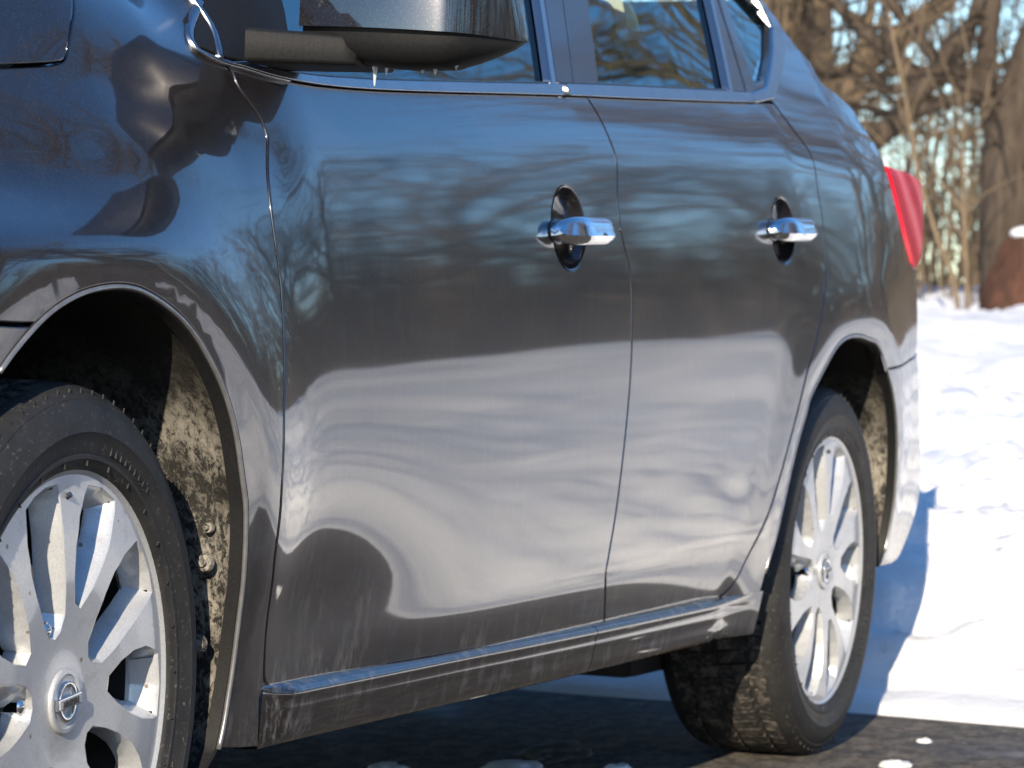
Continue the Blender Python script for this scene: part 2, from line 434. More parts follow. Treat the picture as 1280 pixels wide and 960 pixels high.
def make_mud():
    mt, nt, b = mat('salt_splashed_plastic', (.02, .02, .02), .65)
    n = noise(nt, 105, 8, .8, stretch=(1, 1, .7), dist=.5); n2 = noise(nt, 330, 4, .6); n3 = noise(nt, 9, 4, .6)
    lo = ramp(nt, n3.outputs[0], [(.36, .0), (.60, 1.)])
    f = ramp(nt, math_n(nt, 'ADD', n.outputs[0], math_n(nt, 'MULTIPLY', lo, .10)), [(.52, 0.), (.58, .55), (.72, 1.)])
    g = ramp(nt, n2.outputs[0], [(.60, 0.), (.70, .7)])
    f = math_n(nt, 'MULTIPLY', math_n(nt, 'MAXIMUM', f, g), math_n(nt, 'ADD', math_n(nt, 'MULTIPLY', lo, .8), .2))
    f = math_n(nt, 'MULTIPLY', f, ramp(nt, objz(nt).outputs[2], [(.50, 1.), (.66, .15), (.72, .03)]))  # salt fades upward; upper liner kept dark in colour to imitate arch shade
    nt.links.new(mix(nt, f, (.016, .015, .014), (.40, .37, .32)), b.inputs['Base Color']); bump(nt, b, n.outputs[0], .6, .004)
    M['mud'] = mt
make_mud()
def make_glass(name, tint, fac_add=0.0):
    mt = bpy.data.materials.new(name); mt.use_nodes = True; nt = mt.node_tree
    nt.nodes.clear()
    out = node(nt, 'ShaderNodeOutputMaterial'); tr = node(nt, 'ShaderNodeBsdfTransparent'); gl = node(nt, 'ShaderNodeBsdfGlossy')
    n = noise(nt, 60, 3); tr_c = ramp(nt, n.outputs[0], [(.3, tint), (.7, tuple(min(1, v*1.06) for v in tint))]); nt.links.new(tr_c, tr.inputs[0])
    gl.inputs['Roughness'].default_value = .01; gl.inputs[0].default_value = (.82, 1., 1., 1)
    fr = node(nt, 'ShaderNodeFresnel'); fr.inputs[0].default_value = 2.45
    mx = node(nt, 'ShaderNodeMixShader'); nt.links.new(math_n(nt, 'ADD', fr.outputs[0], fac_add, True), mx.inputs[0])
    nt.links.new(tr.outputs[0], mx.inputs[1]); nt.links.new(gl.outputs[0], mx.inputs[2]); nt.links.new(mx.outputs[0], out.inputs[0])
    M[name] = mt
make_glass('tinted_glass', (.74, .86, .84))
def make_lens():
    mt, nt, b = mat('red_lens', (.42, .008, .02), .45, 0, .25, .10, 1.2, spec=.1)
    tc = node(nt, 'ShaderNodeTexCoord'); w = node(nt, 'ShaderNodeTexWave'); w.inputs['Scale'].default_value = 3.2; w.inputs['Distortion'].default_value = 2.5
    w.bands_direction = 'DIAGONAL'
    nt.links.new(tc.outputs['Object'], w.inputs[0]); c = ramp(nt, w.outputs[0], [(0, (.55, .008, .025)), (.6, (.80, .03, .06)), (1, (.90, .16, .17))])
    nt.links.new(c, b.inputs['Base Color']); M['red_lens'] = mt
make_lens()
def make_snow():
    mt, nt, b = mat('snow', (.80, .82, .85), .75, spec=.3)
    n = noise(nt, 9, 6, .6); n2 = noise(nt, 60, 4, .7); n3 = noise(nt, 1.3, 5, .6)
    c = ramp(nt, n3.outputs[0], [(.3, (.66, .66, .665)), (.55, (.79, .79, .795)), (.8, (.85, .85, .855))])
    d = ramp(nt, noise(nt, 5.5, 6, .72, dist=.5).outputs[0], [(.60, 0.), (.72, .5)])
    s = objz(nt)
    # grit collected on the ploughed edge of the bank, thinning out uphill
    near = ramp(nt, math_n(nt, 'MULTIPLY', s.outputs[2], 1.0), [(.02, 1.), (.25, .65), (.50, .04), (1, 0.)])
    c = mix(nt, math_n(nt, 'MULTIPLY', d, near), c, (.40, .33, .26))
    nt.links.new(c, b.inputs['Base Color'])
    h = math_n(nt, 'ADD', n.outputs[0], math_n(nt, 'MULTIPLY', n2.outputs[0], .25)); bump(nt, b, h, .5, .03)
    b.inputs['Subsurface Weight'].default_value = 0.0
    M['snow'] = mt
make_snow()
def make_asphalt():
    mt, nt, b = mat('asphalt', (.05, .05, .05), .8)
    n = noise(nt, 120, 4, .7, coord='Object'); n2 = noise(nt, 1.6, 6, .65); n3 = noise(nt, 18, 6, .7, stretch=(.35, 1, 1)); n4 = noise(nt, 700, 2, .5)
    c = ramp(nt, n.outputs[0], [(.3, (.030, .027, .024)), (.52, (.085, .075, .064)), (.75, (.26, .22, .18))])
    dust = ramp(nt, n3.outputs[0], [(.42, 0.), (.68, .75)])
    c = mix(nt, dust, c, (.20, .165, .13))
    n5 = noise(nt, 26, 5, .75, stretch=(.6, 1, 1)); c = mix(nt, ramp(nt, n5.outputs[0], [(.46, 0.), (.56, .8)]), c, (.020, .018, .017)); n6 = noise(nt, 48, 3, .7); c = mix(nt, ramp(nt, n6.outputs[0], [(.64, 0.), (.69, .8)]), c, (.36, .34, .32))
    wet = ramp(nt, n2.outputs[0], [(.30, 1.), (.44, 0.)])
    c = mix(nt, math_n(nt, 'MULTIPLY', wet, .6), c, (.016, .015, .014))
    nt.links.new(c, b.inputs['Base Color'])
    nt.links.new(ramp(nt, wet, [(0, .85), (1, .32)]), b.inputs['Roughness'])
    h = math_n(nt, 'ADD', n.outputs[0], math_n(nt, 'MULTIPLY', n4.outputs[0], .3)); bump(nt, b, h, .8, .006)
    M['asphalt'] = mt
make_asphalt()
def make_bark(name, a, c_, sc=18):
    mt, nt, b = mat(name, a, .9, spec=.2)
    n = noise(nt, sc, 6, .7, stretch=(1, 1, .22)); n2 = noise(nt, 2.1, 4)
    f = mix(nt, ramp(nt, n.outputs[0], [(.3, 0.), (.7, 1.)]), a, c_)
    f = mix(nt, ramp(nt, n2.outputs[0], [(.45, 0.), (.7, .5)]), f, tuple(v*.6 for v in c_))
    nt.links.new(f, b.inputs['Base Color']); bump(nt, b, n.outputs[0], .7, .03); M[name] = mt
make_bark('bark', (.022, .017, .014), (.095, .072, .054))
make_bark('twig_bark', (.10, .075, .052), (.26, .19, .12), 30)
make_bark('tan_stem', (.14, .105, .06), (.30, .22, .12), 30)
simple('slush', (.085, .08, .075), .6, speck=.4, scale=25, bumpy=.6)
make_bark('rusty_bark', (.025, .016, .013), (.10, .046, .03), 14)


# traced outlines on the body side, metres (x, z)
T = {
    'hoodgap': [(0.1448, 1.0331), (0.1364, 1.0256), (0.1223, 1.0084), (0.1092, 0.9919), (0.0953, 0.9702), (0.0892, 0.9611), (0.0808, 0.9563), (0.0669, 0.9534), (0.0244, 0.948), (-0.0093, 0.9442)],
    'sail': [(0.4306, 1.0567), (0.3988, 1.0365), (0.3734, 1.0208), (0.3584, 1.0071), (0.3569, 0.9974), (0.3744, 0.9903), (0.4064, 0.9857)],
    'belt_lo': [(0.4064, 0.9857), (0.4424, 0.984), (0.4749, 0.9806), (0.5251, 0.9777), (0.6225, 0.9786), (0.7719, 0.9857), (1.0141, 1.0019), (1.2397, 1.0181), (1.5296, 1.038), (1.7103, 1.0495), (2.1241, 1.0773), (2.4086, 1.0976)],
    'belt_hi': [(0.4485, 0.9908), (0.5095, 0.9872), (0.566, 0.9867), (0.6773, 0.9915), (0.87, 1.004), (1.2552, 1.0331), (1.5064, 1.0529), (1.7966, 1.0727), (2.2099, 1.0999), (2.3805, 1.1102)],
    'G1': [(0.4096, 0.9855), (0.4186, 0.9749), (0.419, 0.9564), (0.4343, 0.9383), (0.4455, 0.9223), (0.4486, 0.9084), (0.4407, 0.892), (0.4239, 0.8575), (0.4174, 0.8248), (0.4175, 0.7915), (0.4213, 0.7374), (0.4159, 0.6821), (0.4085, 0.6385), (0.3994, 0.6002), (0.3954, 0.5296), (0.3968, 0.4946), (0.3992, 0.447), (0.4121, 0.4038), (0.4244, 0.3629), (0.4375, 0.3191), (0.4434, 0.3052), (0.4584, 0.295)],
    'G2': [(0.4584, 0.295), (0.491, 0.2923), (0.6524, 0.2944), (0.8133, 0.2971), (1.0665, 0.2971), (1.1251, 0.295), (1.5227, 0.2968), (1.8423, 0.2983), (1.9718, 0.2978), (2.0427, 0.2973)],
    'G3': [(1.5296, 1.038), (1.5501, 1.0105), (1.5659, 0.9745), (1.5713, 0.9468), (1.5547, 0.8964), (1.5566, 0.8472), (1.5785, 0.8076), (1.5849, 0.783), (1.5844, 0.7266), (1.5793, 0.6475), (1.5615, 0.5462), (1.5394, 0.4568), (1.516, 0.3905), (1.5125, 0.366), (1.54, 0.3214), (1.558, 0.2963)],
    'G4': [(2.4326, 1.0995), (2.4868, 1.0614), (2.5503, 1.0205), (2.5505, 0.9632), (2.5583, 0.9155), (2.5556, 0.8352), (2.5204, 0.7676), (2.478, 0.7112), (2.4296, 0.6621), (2.4093, 0.6358), (2.3472, 0.5489), (2.2702, 0.4488), (2.183, 0.3728), (2.1539, 0.3308), (2.1121, 0.3048), (2.0427, 0.2973)],
    'archF': [(-0.1727, 0.644), (-0.1484, 0.6643), (-0.1109, 0.6896), (-0.0762, 0.7073), (-0.0318, 0.7217), (0.0143, 0.7293), (0.0587, 0.7306), (0.0982, 0.7245), (0.1496, 0.7079), (0.1912, 0.6866), (0.2286, 0.6563), (0.2615, 0.622), (0.2879, 0.5796), (0.3086, 0.5315), (0.3215, 0.499), (0.3344, 0.4342), (0.3432, 0.3841), (0.3476, 0.3349), (0.3455, 0.2767), (0.3384, 0.2381)],
    'bumpF': [(-0.1769, 0.6885), (-0.1137, 0.6888)],
    'rearsil': [(2.6877, 1.2954), (2.719, 1.2681), (2.7506, 1.231), (2.8048, 1.2003), (2.8148, 1.1684), (2.8973, 1.1512), (2.9794, 1.1285), (3.0003, 1.1007), (3.0537, 1.0683), (3.0692, 1.0448)],
    'bumpgap': [(3.2204, 0.6897), (3.0736, 0.6743), (2.9285, 0.665)],
    'bumpsil': [(3.2472, 0.6988), (3.3039, 0.609), (3.368, 0.5172), (3.4303, 0.4467), (3.4159, 0.3918), (3.2917, 0.3179), (3.2127, 0.3038)],
    'tail_left': [(3.0699, 1.0361), (3.0818, 1.0093), (3.1141, 0.9499), (3.1595, 0.8919), (3.1992, 0.8565)],
    'tail_right': [(3.2373, 0.8517), (3.3138, 0.8841), (3.3896, 0.9505), (3.4278, 1.0026), (3.4167, 1.034), (3.0699, 1.0361)],
    'bodyrear_up': [(3.2204, 0.6897), (3.236, 0.7091), (3.2429, 0.7404), (3.2447, 0.8208), (3.2373, 0.8517), (3.1992, 0.8565)],
    'bodyrear_dn': [(3.2373, 0.8517), (3.2447, 0.8208), (3.2429, 0.7404), (3.236, 0.7091), (3.2204, 0.6897)],
    'chrome_end': [(2.6358, 1.2899), (2.648, 1.2514), (2.6664, 1.2175), (2.5458, 1.1525), (2.4337, 1.1049)],
    'chrome_in': [(2.4125, 1.1215), (2.5328, 1.1809), (2.6398, 1.2451)],
}
INNER = [((2.936, 0.42, 1.34), (3.207, 0.42, 1.182), 0.028), ((2.675, 0.42, 1.309), (2.74, 0.42, 1.214), 0.03), ((2.974, 0.3, 1.319), (3.101, 0.3, 1.233), 0.026), ((2.128, 0.42, 1.163), (2.133, 0.42, 1.11), 0.034)]
GF = [(0.5499, 0.9871), (0.6983, 0.9914), (0.8925, 1.0043), (1.2802, 1.0341), (1.4291, 1.0464), (1.5236, 1.1722), (1.6662, 1.362), (1.05, 1.345), (0.75, 1.225), (0.56, 1.11)]
GR = [(1.594, 1.059), (1.8248, 1.0739), (2.0369, 1.0882), (2.2249, 1.101), (2.3417, 1.2588), (2.3981, 1.335), (2.0, 1.362), (1.855, 1.372), (1.7043, 1.1913)]
GQ = [(2.3589, 1.1184), (2.4434, 1.1345), (2.5678, 1.188), (2.6601, 1.243), (2.6501, 1.273), (2.45, 1.312), (2.345, 1.333), (2.4215, 1.2672)]
HP = {'cupF': (1.3466, 0.8457), 'cupR': (2.3274, 0.8853), 'tipF': (1.2714, 0.8372), 'endF': (1.4304, 0.8435), 'tipR': (2.2447, 0.8818), 'endR': (2.3959, 0.8876), 'sealF': [(1.4079, 1.0469), (1.499, 1.1696)], 'sealB': [(1.4957, 1.0542), (1.5979, 1.18)], 'sealR': [(2.2179, 1.103), (2.3309, 1.2576)], 'sealQ': [(2.307, 1.1116), (2.3781, 1.2626)]}
ARCHR = [(2.2767, 0.2378), (2.2786, 0.265), (2.2799, 0.3013), (2.288, 0.3502), (2.3035, 0.3845), (2.3223, 0.4239), (2.3471, 0.4724), (2.3683, 0.5122), (2.3951, 0.5535), (2.4248, 0.5886), (2.4469, 0.6175), (2.5172, 0.6613), (2.5952, 0.7021), (2.663, 0.7193), (2.739, 0.7232), (2.802, 0.7186), (2.8631, 0.711), (2.915, 0.683), (2.965, 0.65), (3.012, 0.61), (3.052, 0.56), (3.08, 0.5), (3.096, 0.44), (3.1, 0.385), (3.095, 0.34), (3.078, 0.305)]
ARCHR_BUMP = [(2.892, 0.692), (2.915, 0.683), (2.965, 0.65), (3.012, 0.61), (3.052, 0.56), (3.08, 0.5), (3.096, 0.44), (3.1, 0.385), (3.095, 0.34), (3.078, 0.305)]
# ================================================================= the car
car = empty('sedan_car', 'dark gunmetal sedan with chrome door handles and silver alloy wheels parked before the snow bank', 'car')
C3 = lambda P, st=0.010: np.array(resample(P, st))
rev = lambda P: list(P)[::-1]
def ell(cx, cz, a, b, tilt=0, n=44):
    t = np.arange(n)*2*np.pi/n; x, z = a*np.cos(t), b*np.sin(t); c, s = math.cos(tilt), math.sin(tilt)
    return np.stack([cx+x*c-z*s, cz+x*s+z*c], -1)
G1, G2, G3, G4 = (C3(T[k]) for k in ('G1', 'G2', 'G3', 'G4'))
belt_lo, belt_hi = C3(T['belt_lo']), C3(T['belt_hi'])
archF, archR = C3(T['archF'], .008), C3(ARCHR, .008)
hood = C3(T['hoodgap'])
BZ = lambda x: float(np.interp(x, belt_lo[:, 0], belt_lo[:, 1]))

# ---- front fender
sail = C3(T['sail'])
A_TOP = [(0.46, 1.10), (0.30, 1.10)]
bump_gap = C3([(-.78, .700), (-.45, .694), T['bumpF'][0], T['bumpF'][1]])
iA = int(np.argmin(np.hypot(archF[:, 0]-T['bumpF'][1][0], archF[:, 1]-T['bumpF'][1][1])))
hoodline = C3([(-.78, .845), (-.5, .885), (-.25, .918)]+rev(T['hoodgap']))
fender_out = poly_join(bump_gap, archF[iA+1:], C3([archF[-1], (.40, .232), (.446, .229)])[1:], C3([(.446, .229), (.440, .262), (.434, .285)])[1:],
                       rev(G1) if False else G1[::-1][1:], rev(sail), A_TOP, hoodline[::-1])
panel('front_fender', fender_out, M['paint'], car, mirror=car, gap=.0022)
bumper_out = poly_join(C3([(-.78, .30), (-.36, .33)]), C3([(-.36, .33), (-.345, .45), (-.29, .56)]), archF[:iA+1], bump_gap[::-1])
panel('front_bumper', bumper_out, M['paint'], car, mirror=car, dy=.001)
hood_out = poly_join(hoodline, C3([(T['hoodgap'][0][0], T['hoodgap'][0][1]), (.235, 1.10)]), C3([(.235, 1.10), (-.2, 1.06), (-.78, .97)])[1:])
panel('hood', hood_out, M['paint'], car, mirror=car, dy=-.0015)

# ---- doors with their handle cups
def corner(P, r=.012): return P
hF = HP['cupF']; hR = HP['cupR']
cupF, cupR = ell(*hF, .064, .055, .30), ell(*hR, .062, .052, .30)
front_door_out = poly_join(G1[::-1][:0], G2[:int(np.argmin(abs(G2[:, 0]-G3[-1, 0])))], G3[::-1], belt_lo[:int(np.argmin(abs(belt_lo[:, 0]-G3[0, 0])))+1][::-1], G1)
panel('front_door', front_door_out, M['paint'], car, holes=[cupF])
front_far = panel('front_door', front_door_out, M['paint'], car, holes=[], mirror=car) if False else None
ib = int(np.argmin(abs(belt_lo[:, 0]-G3[0, 0])))
rear_door_out = poly_join(G2[int(np.argmin(abs(G2[:, 0]-G3[-1, 0]))):], G4[::-1], belt_lo[ib:][::-1], G3)
panel('rear_door', rear_door_out, M['paint'], car, holes=[cupR])
doors = [o for o in car.children if o.name.startswith(('front_door', 'rear_door'))]
for o in doors:
    me = o.data.copy()
    for v in me.vertices: v.co.y = WID-v.co.y
    me.flip_normals()
    link(o.name.split('.')[0], me, car)
fd, rd = doors
def cup(parent, c, tilt=.30, a=.064, b=.055):
    sec = []
    for k, (s, d) in enumerate([(1.025, -.0009), (1.0, -.0004), (.975, .0022), (.94, .0065), (.86, .0135), (.72, .0195), (.45, .0235), (.12, .025)]):
        e = ell(c[0], c[1], a*s, b*s, tilt)
        sec.append([(p[0], float(SY(p[0], p[1]))+d, p[1]) for p in e])
    loft('handle_cup', sec, M['paint'], parent, cap=False, sharp=None)
    bm = bmesh.new(); vs_ = [bm.verts.new(p) for p in sec[-1]]; bm.faces.new(vs_)
    bm_obj('cup_floor', bm, M['paint'], parent)
def handle(parent, x0, x1, zc, rise, keyhole):
    """chrome pull: slim nose pivoting at the front, deeper and blunt at the rear; upper face tilts up, lower face tucks under"""
    sec = []; n = 22
    for i, t in enumerate(np.r_[np.linspace(0, 1, n)]):
        x = x0+(x1-x0)*t
        s = (1-(1-t/.34)**2.0)**.55 if t < .34 else 1.0
        e = 1.0 if t < .955 else max(.55, 1-((t-.955)/.045)**2*.45)
        hh = (.0048+.0150*s)*e*(1-.06*t); out = (.013+.019*(1-(1-min(1, t/.5))**2.0))
        th = .0125*e
        z = zc+rise*t+.002*s; y = float(SY(x, zc))-out+.010
        ring = []
        for k in range(20):
            a = 2*math.pi*k/20
            ca, sa = math.cos(a), math.sin(a)
            px_ = np.sign(ca)*abs(ca)**.85*th; pz = np.sign(sa)*abs(sa)**.95*hh
            # ridge along the lower third
            yy = y-px_-(.0045*math.exp(-((pz+hh*.35)/(hh*.35))**2) if px_ > 0 else 0)
            ring.append((x+.004*math.cos(a)*0, yy, z+pz))
        sec.append(ring)
    h = loft('door_handle', sec, M['chrome'], parent, sharp=50)
    # rear fixed block standing between handle and skin, front pivot foot
    bm = bmesh.new()
    xe = x1-.014; bm_box(bm, (xe-.004, float(SY(xe, zc))-.010, zc+rise*.96), (.026, .030, .026), bevel=.005)
    bm_obj('handle_base', bm, M['satin_black'], h)
    pad = []
    for k_, (g_, d_) in enumerate(((0, .0005), (.0012, -.0012), (.0035, -.0022))):
        e_ = ell(x0+.028, zc+.002, .034-g_, .0185-g_, .05, 28); pad.append([(p[0], float(SY(p[0], p[1]))+d_, p[1]) for p in e_])
    loft('handle_gasket', pad, M['satin_black'], h, sharp=None)
    if keyhole:
        bm = bmesh.new(); bmesh.ops.create_cone(bm, cap_ends=True, segments=16, radius1=.0036, radius2=.0032, depth=.003,
            matrix=Matrix.Translation((x1-.013, float(SY(x1, zc))-.0475, zc+rise+.004)) @ Euler((R(90), 0, 0)).to_matrix().to_4x4())
        bm_obj('keyhole', bm, M['cap_black'], h)
cup(fd, hF); cup(rd, hR, a=.062, b=.052)
handle(fd, HP['tipF'][0], HP['endF'][0], HP['tipF'][1], HP['endF'][1]-HP['tipF'][1], True)
handle(rd, HP['tipR'][0], HP['endR'][0], HP['tipR'][1], HP['endR'][1]-HP['tipR'][1], False)

# ---- rear quarter, tail lamp, rear bumper
tailL = C3(rev(T['tail_left']))
quarter_out = poly_join(C3([(2.012, .303), (2.15, .300), (2.287, .298)]), archR[(archR[:, 1] > .298)][:int(np.argmin(np.hypot(archR[archR[:, 1] > .298][:, 0]-2.895, archR[archR[:, 1] > .298][:, 1]-.690)))],
                        C3(rev(T['bumpgap'])), C3(T['bodyrear_up']), tailL, C3(rev(T['rearsil'])), C3([T['rearsil'][0], (2.45, 1.335), (2.36, 1.345)])[1:],
                        C3(T['chrome_end'])[:], G4)
panel('rear_quarter_panel', quarter_out, M['paint'], car, mirror=car)
tail_out = poly_join(C3(T['tail_left']), C3(T['tail_right']))
tl = panel('tail_light', tail_out, M['red_lens'], car, dy=-.004, r=.004, depth=.03, mirror=car, h=.012)
rb_out = poly_join(C3(ARCHR_BUMP), C3(T['bumpsil'])[::-1], C3(T['bumpgap']))
panel('rear_bumper', rb_out, M['paint'], car, mirror=car, dy=.001)
# back of the car: skin joining the two sides behind the silhouette
def across(name, line, mat_, bulge, n=14, up_=0.0):
    sec = []
    for x, z in line:
        y0 = float(SY(x, z))+.006; row = []
        for k in range(n+1):
            t = k/n; s = math.sin(math.pi*t); s2 = s**.55
            row.append((x+bulge*s2-.003, y0+(WID-2*y0)*t, z+up_*s))
        sec.append(row)
    return loft(name, sec, mat_, car, closed=False, cap=False, sharp=60)
across('rear_window', C3(T['rearsil'][:7], .03), M['tinted_glass'], .03)
across('trunk_lid', C3(T['rearsil'][6:]+rev(T['tail_right'])+T['bodyrear_dn'], .03), M['paint'], .28)
across('rear_bumper', C3(T['bumpsil'], .03), M['paint'], .27)
across('front_bumper', C3([(-.78, .24), (-.78, .50), (-.78, .84)], .05), M['paint'], -.18)
across('hood', C3([(-.78, .97), (-.3, 1.05), (.235, 1.10)], .05), M['paint'], 0, up_=.03)
across('windshield', C3([(.30, 1.10), (.62, 1.24), (1.02, 1.40)], .05), M['tinted_glass'], -.03, up_=.02)
across('roof', C3([(1.02, 1.40), (1.4, 1.425), (1.9, 1.41), (2.36, 1.345), (2.621, 1.285)], .05), M['paint'], 0, up_=.05)

# ---- greenhouse: side glass, pillars, rails
def pane(name, P, mat_, dy, parent, **k): return panel(name, np.array(resample(P, .012, True, False)), mat_, parent, dy=dy, r=.0012, gap=.0005, **k)
A_LINE = [T['sail'][0], (.50, 1.125), (.70, 1.235), (1.02, 1.352)]
pane('side_window', GF, M['tinted_glass'], .010, fd); pane('side_window', GR, M['tinted_glass'], .010, rd); pane('quarter_window', GQ, M['tinted_glass'], .008, car)
for nm_, P in (('side_window', GF), ('side_window', GR), ('quarter_window', GQ)):
    p_ = pane(nm_, P, M['tinted_glass'], .008, car)
    for v in p_.data.vertices: v.co.y = WID-v.co.y
    p_.data.flip_normals()
def inset(P, d):
    P = np.array(resample(P, .012, True, False)); P = P[::-1] if area2(P) < 0 else P
    return P-edge_normals(P)*d
def frame_panel(name, outer, holes, mat_, dy, parent, far=True):
    return panel(name, np.array(resample(outer, .012, True, False)), mat_, parent, holes=[np.array(h) for h in holes], dy=dy, gap=.0005, r=.002, mirror=car if far else None)
DLO = [T['sail'][3], (.356, .992), (.40, .986)]+[tuple(p) for p in belt_hi[::6]]+[(2.300, 1.102), T['chrome_in'][0], T['chrome_in'][1], T['chrome_in'][2], (2.50, 1.312), (2.36, 1.348), (2.0, 1.380), (1.5, 1.390), (1.03, 1.368), (.74, 1.250), (.52, 1.130), T['sail'][0], T['sail'][1], T['sail'][2]]
frame_panel('door_pillar_trim', DLO, [inset(GF, .004), inset(GR, .004), inset(GQ, .004)], M['pillar_film'], -.001, car)
# upright strips: glass run channels beside each pane, split line down the B pillar
ZTOP = 1.325
def strip(name, P, w, mat_, dy, parent, far=False):
    if name == 'window_seal': P = [tuple(np.array(P[0])-.10*(np.array(P[1])-np.array(P[0])))]+list(P)+[tuple(np.array(P[-1])+(ZTOP-P[-1][1])/(P[-1][1]-P[-2][1])*(np.array(P[-1])-np.array(P[-2])))]
    P = np.array(resample(P, .012)); t = np.gradient(P, axis=0); t /= np.linalg.norm(t, axis=1, keepdims=True); nn = np.stack([t[:, 1], -t[:, 0]], -1)
    return panel(name, np.concatenate([P-nn*w/2, (P+nn*w/2)[::-1]]), mat_, parent, dy=dy, gap=0, r=min(.002, w*.3), h=.012, depth=.012, mirror=car if far else None)
strip('window_seal', HP['sealF'], .016, M['belt_chrome'], -.004, fd)
strip('window_seal', HP['sealB'], .0035, M['cap_black'], -.002, car)
strip('window_seal', HP['sealR'], .016, M['belt_chrome'], -.004, rd)
strip('window_seal', HP['sealQ'], .008, M['cap_black'], -.003, car)
# bright belt moulding, kicked up behind the quarter glass, and along the sail at the front
iq = int(np.argmin(abs(belt_lo[:, 0]-1.437)))
belt_all = lambda a, b: poly_join([p for p in belt_lo if a <= p[0] <= b], [p for p in belt_hi if a <= p[0] <= b][::-1])
panel('belt_moulding', belt_all(.40, 1.433), M['belt_chrome'], fd, dy=-.007, gap=0, r=.0012, h=.008)
panel('belt_moulding', belt_all(1.439, 2.31), M['belt_chrome'], rd, dy=-.007, gap=0, r=.0012, h=.008)
chr_out, chr_in = C3(T['chrome_end']), C3(T['chrome_in'])
panel('quarter_moulding', poly_join(chr_in[::-1], [(2.305, 1.103)], [(2.325, 1.090)], chr_out[::-1]), M['belt_chrome'], car, dy=-.006, gap=0, r=.004, h=.008)
strip('sail_moulding', [T['sail'][i] for i in range(len(T['sail']))]+[tuple(p) for p in belt_lo[4:14:3]], .0065, M['belt_chrome'], -.006, car)
strip('sail_moulding', [T['sail'][-1], (.41, 1.000), (.44, 1.03), (.50, 1.08)], .005, M['belt_chrome'], -.005, car) if False else None
# painted A pillar and rail outside the window frame
panel('roof_rail', poly_join(C3([T['sail'][0], (.52, 1.130), (.74, 1.250), (1.03, 1.368), (1.5, 1.390), (2.0, 1.380), (2.36, 1.348)]), C3([(2.36, 1.350), (1.9, 1.412), (1.4, 1.427), (1.02, 1.402), (.62, 1.242), (.47, 1.16), (.40, 1.10)])), M['paint'], car, mirror=car)

# ---- sill below the doors
def sill(x0, x1, name='sill_panel', far=False):
    prof = [(.022, .304), (.004, .3015), (-.004, .2985), (-.0085, .2945), (-.0105, .2905), (-.0095, .2870), (-.0075, .2835), (-.0070, .2760), (-.0073, .2725), (-.0052, .2695), (-.0032, .255), (.0005, .241), (.005, .2345), (.013, .2315), (.040, .230), (.09, .236)]
    sec = []
    for x in np.arange(x0, x1+.001, (x1-x0)/max(2, int((x1-x0)/.02))):
        y0 = -0.008+float(np.interp(x, [.44, 1.2, 1.7, 2.3], [-.001, -.003, .002, .010])); dz = float(np.interp(x, [.44, 1.0, 1.5, 2.3], [-.004, -.001, 0, .004]))
        e = 1.0
        if x < x0+.03 and x0 < .5: e = ((x-x0)/.03)**.5
        row = []
        for (dy_, z) in prof:
            yy = y0+dy_
            if z > .283 and x0 < .5: yy = y0+dy_*e+(1-e)*.004
            row.append((x, yy if not far else WID-yy, z+dz))
        if x0 < .5 and not far:
            w_ = min(1, (x-x0)/.05); w_ = w_*w_*(3-2*w_)
            row = [(a, (float(SY(a, zz))+.0015)*(1-w_)+b_*w_ if b_ < .02 else b_, zz) for a, b_, zz in row]
        sec.append(row)
        if x1 > 2.2 and not far and x > 2.0:
            w_ = min(1, (2.288-x)/.26); w_ = w_*w_*(3-2*w_)
            sec[-1] = [(a, (float(SY(a, zz))-.0015)*(1-w_)+b_*w_ if b_ < .02 else b_, zz) for a, b_, zz in sec[-1]]
    if x1 > 2.2: sec.append([(a, (max(b_, .06) if not far else min(b_, WID-.06)), zz) for a, b_, zz in sec[-1]])
    return loft(name, sec, M['paint'], car, closed=False, cap=False, sharp=50)
sill(.445, 1.492); sill(1.4945, 2.288); sill(.445, 2.288, far=True)
# fender foot and quarter foot closing the sill ends
strip('door_seal', [tuple(p) for p in G2[2:-1]], .007, M['dark_void'], .006, car)
def cap_end():
    bm = bmesh.new(); sx = .432
    bmesh.ops.create_uvsphere(bm, u_segments=16, v_segments=10, radius=1, matrix=Matrix.Translation((sx+.010, float(SY(sx, .288))+.001, .2890)) @ Euler((0, R(-35), 0)).to_matrix().to_4x4() @ Matrix.Diagonal((.011, .0075, .0055, 1)))
    bm_obj('sill_end_cap', bm, M['chrome'], car)
panel('quarter_foot', poly_join(C3([(2.2895, .236), (2.296, .262), (2.300, .297)]), [(2.289, .297)]), M['paint'], car, gap=0) if False else None

# ---- wheel wells
def well(arch, name, cx, ymax, far=False, mud=M['mud']):
    P = np.array(arch); c = np.array([cx, .33]); rows = []
    for (s, dy_) in ((.997, .002), (.988, .004), (.984, .018), (.990, .020), (1.01, .05), (1.03, .12), (1.03, ymax)):
        rows.append([(p[0]*s+c[0]*(1-s), float(SY(p[0], p[1]))+dy_ if dy_ < .1 else dy_, p[1]*s+c[1]*(1-s)) for p in P])
    if far: rows = [[(x, WID-y, z) for x, y, z in r_] for r_ in rows]
    lin = loft(name, rows[2:], mud, car, closed=False, cap=False, sharp=50)
    loft('liner_flange', rows[:3], M['black_plastic'], lin, closed=False, cap=False, sharp=50)
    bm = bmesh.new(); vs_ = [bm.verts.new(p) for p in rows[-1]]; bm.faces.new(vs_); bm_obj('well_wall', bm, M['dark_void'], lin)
    return lin
lipF = [(-.36, .32), (-.345, .45), (-.29, .56)]+[tuple(p) for p in archF[::2]]+[(.300, .20)]
linF = well(C3(lipF, .012), 'wheel_arch_liner', 0.0, .52)
lipR = [(2.294, .236)]+[tuple(p) for p in archR[2::2]]
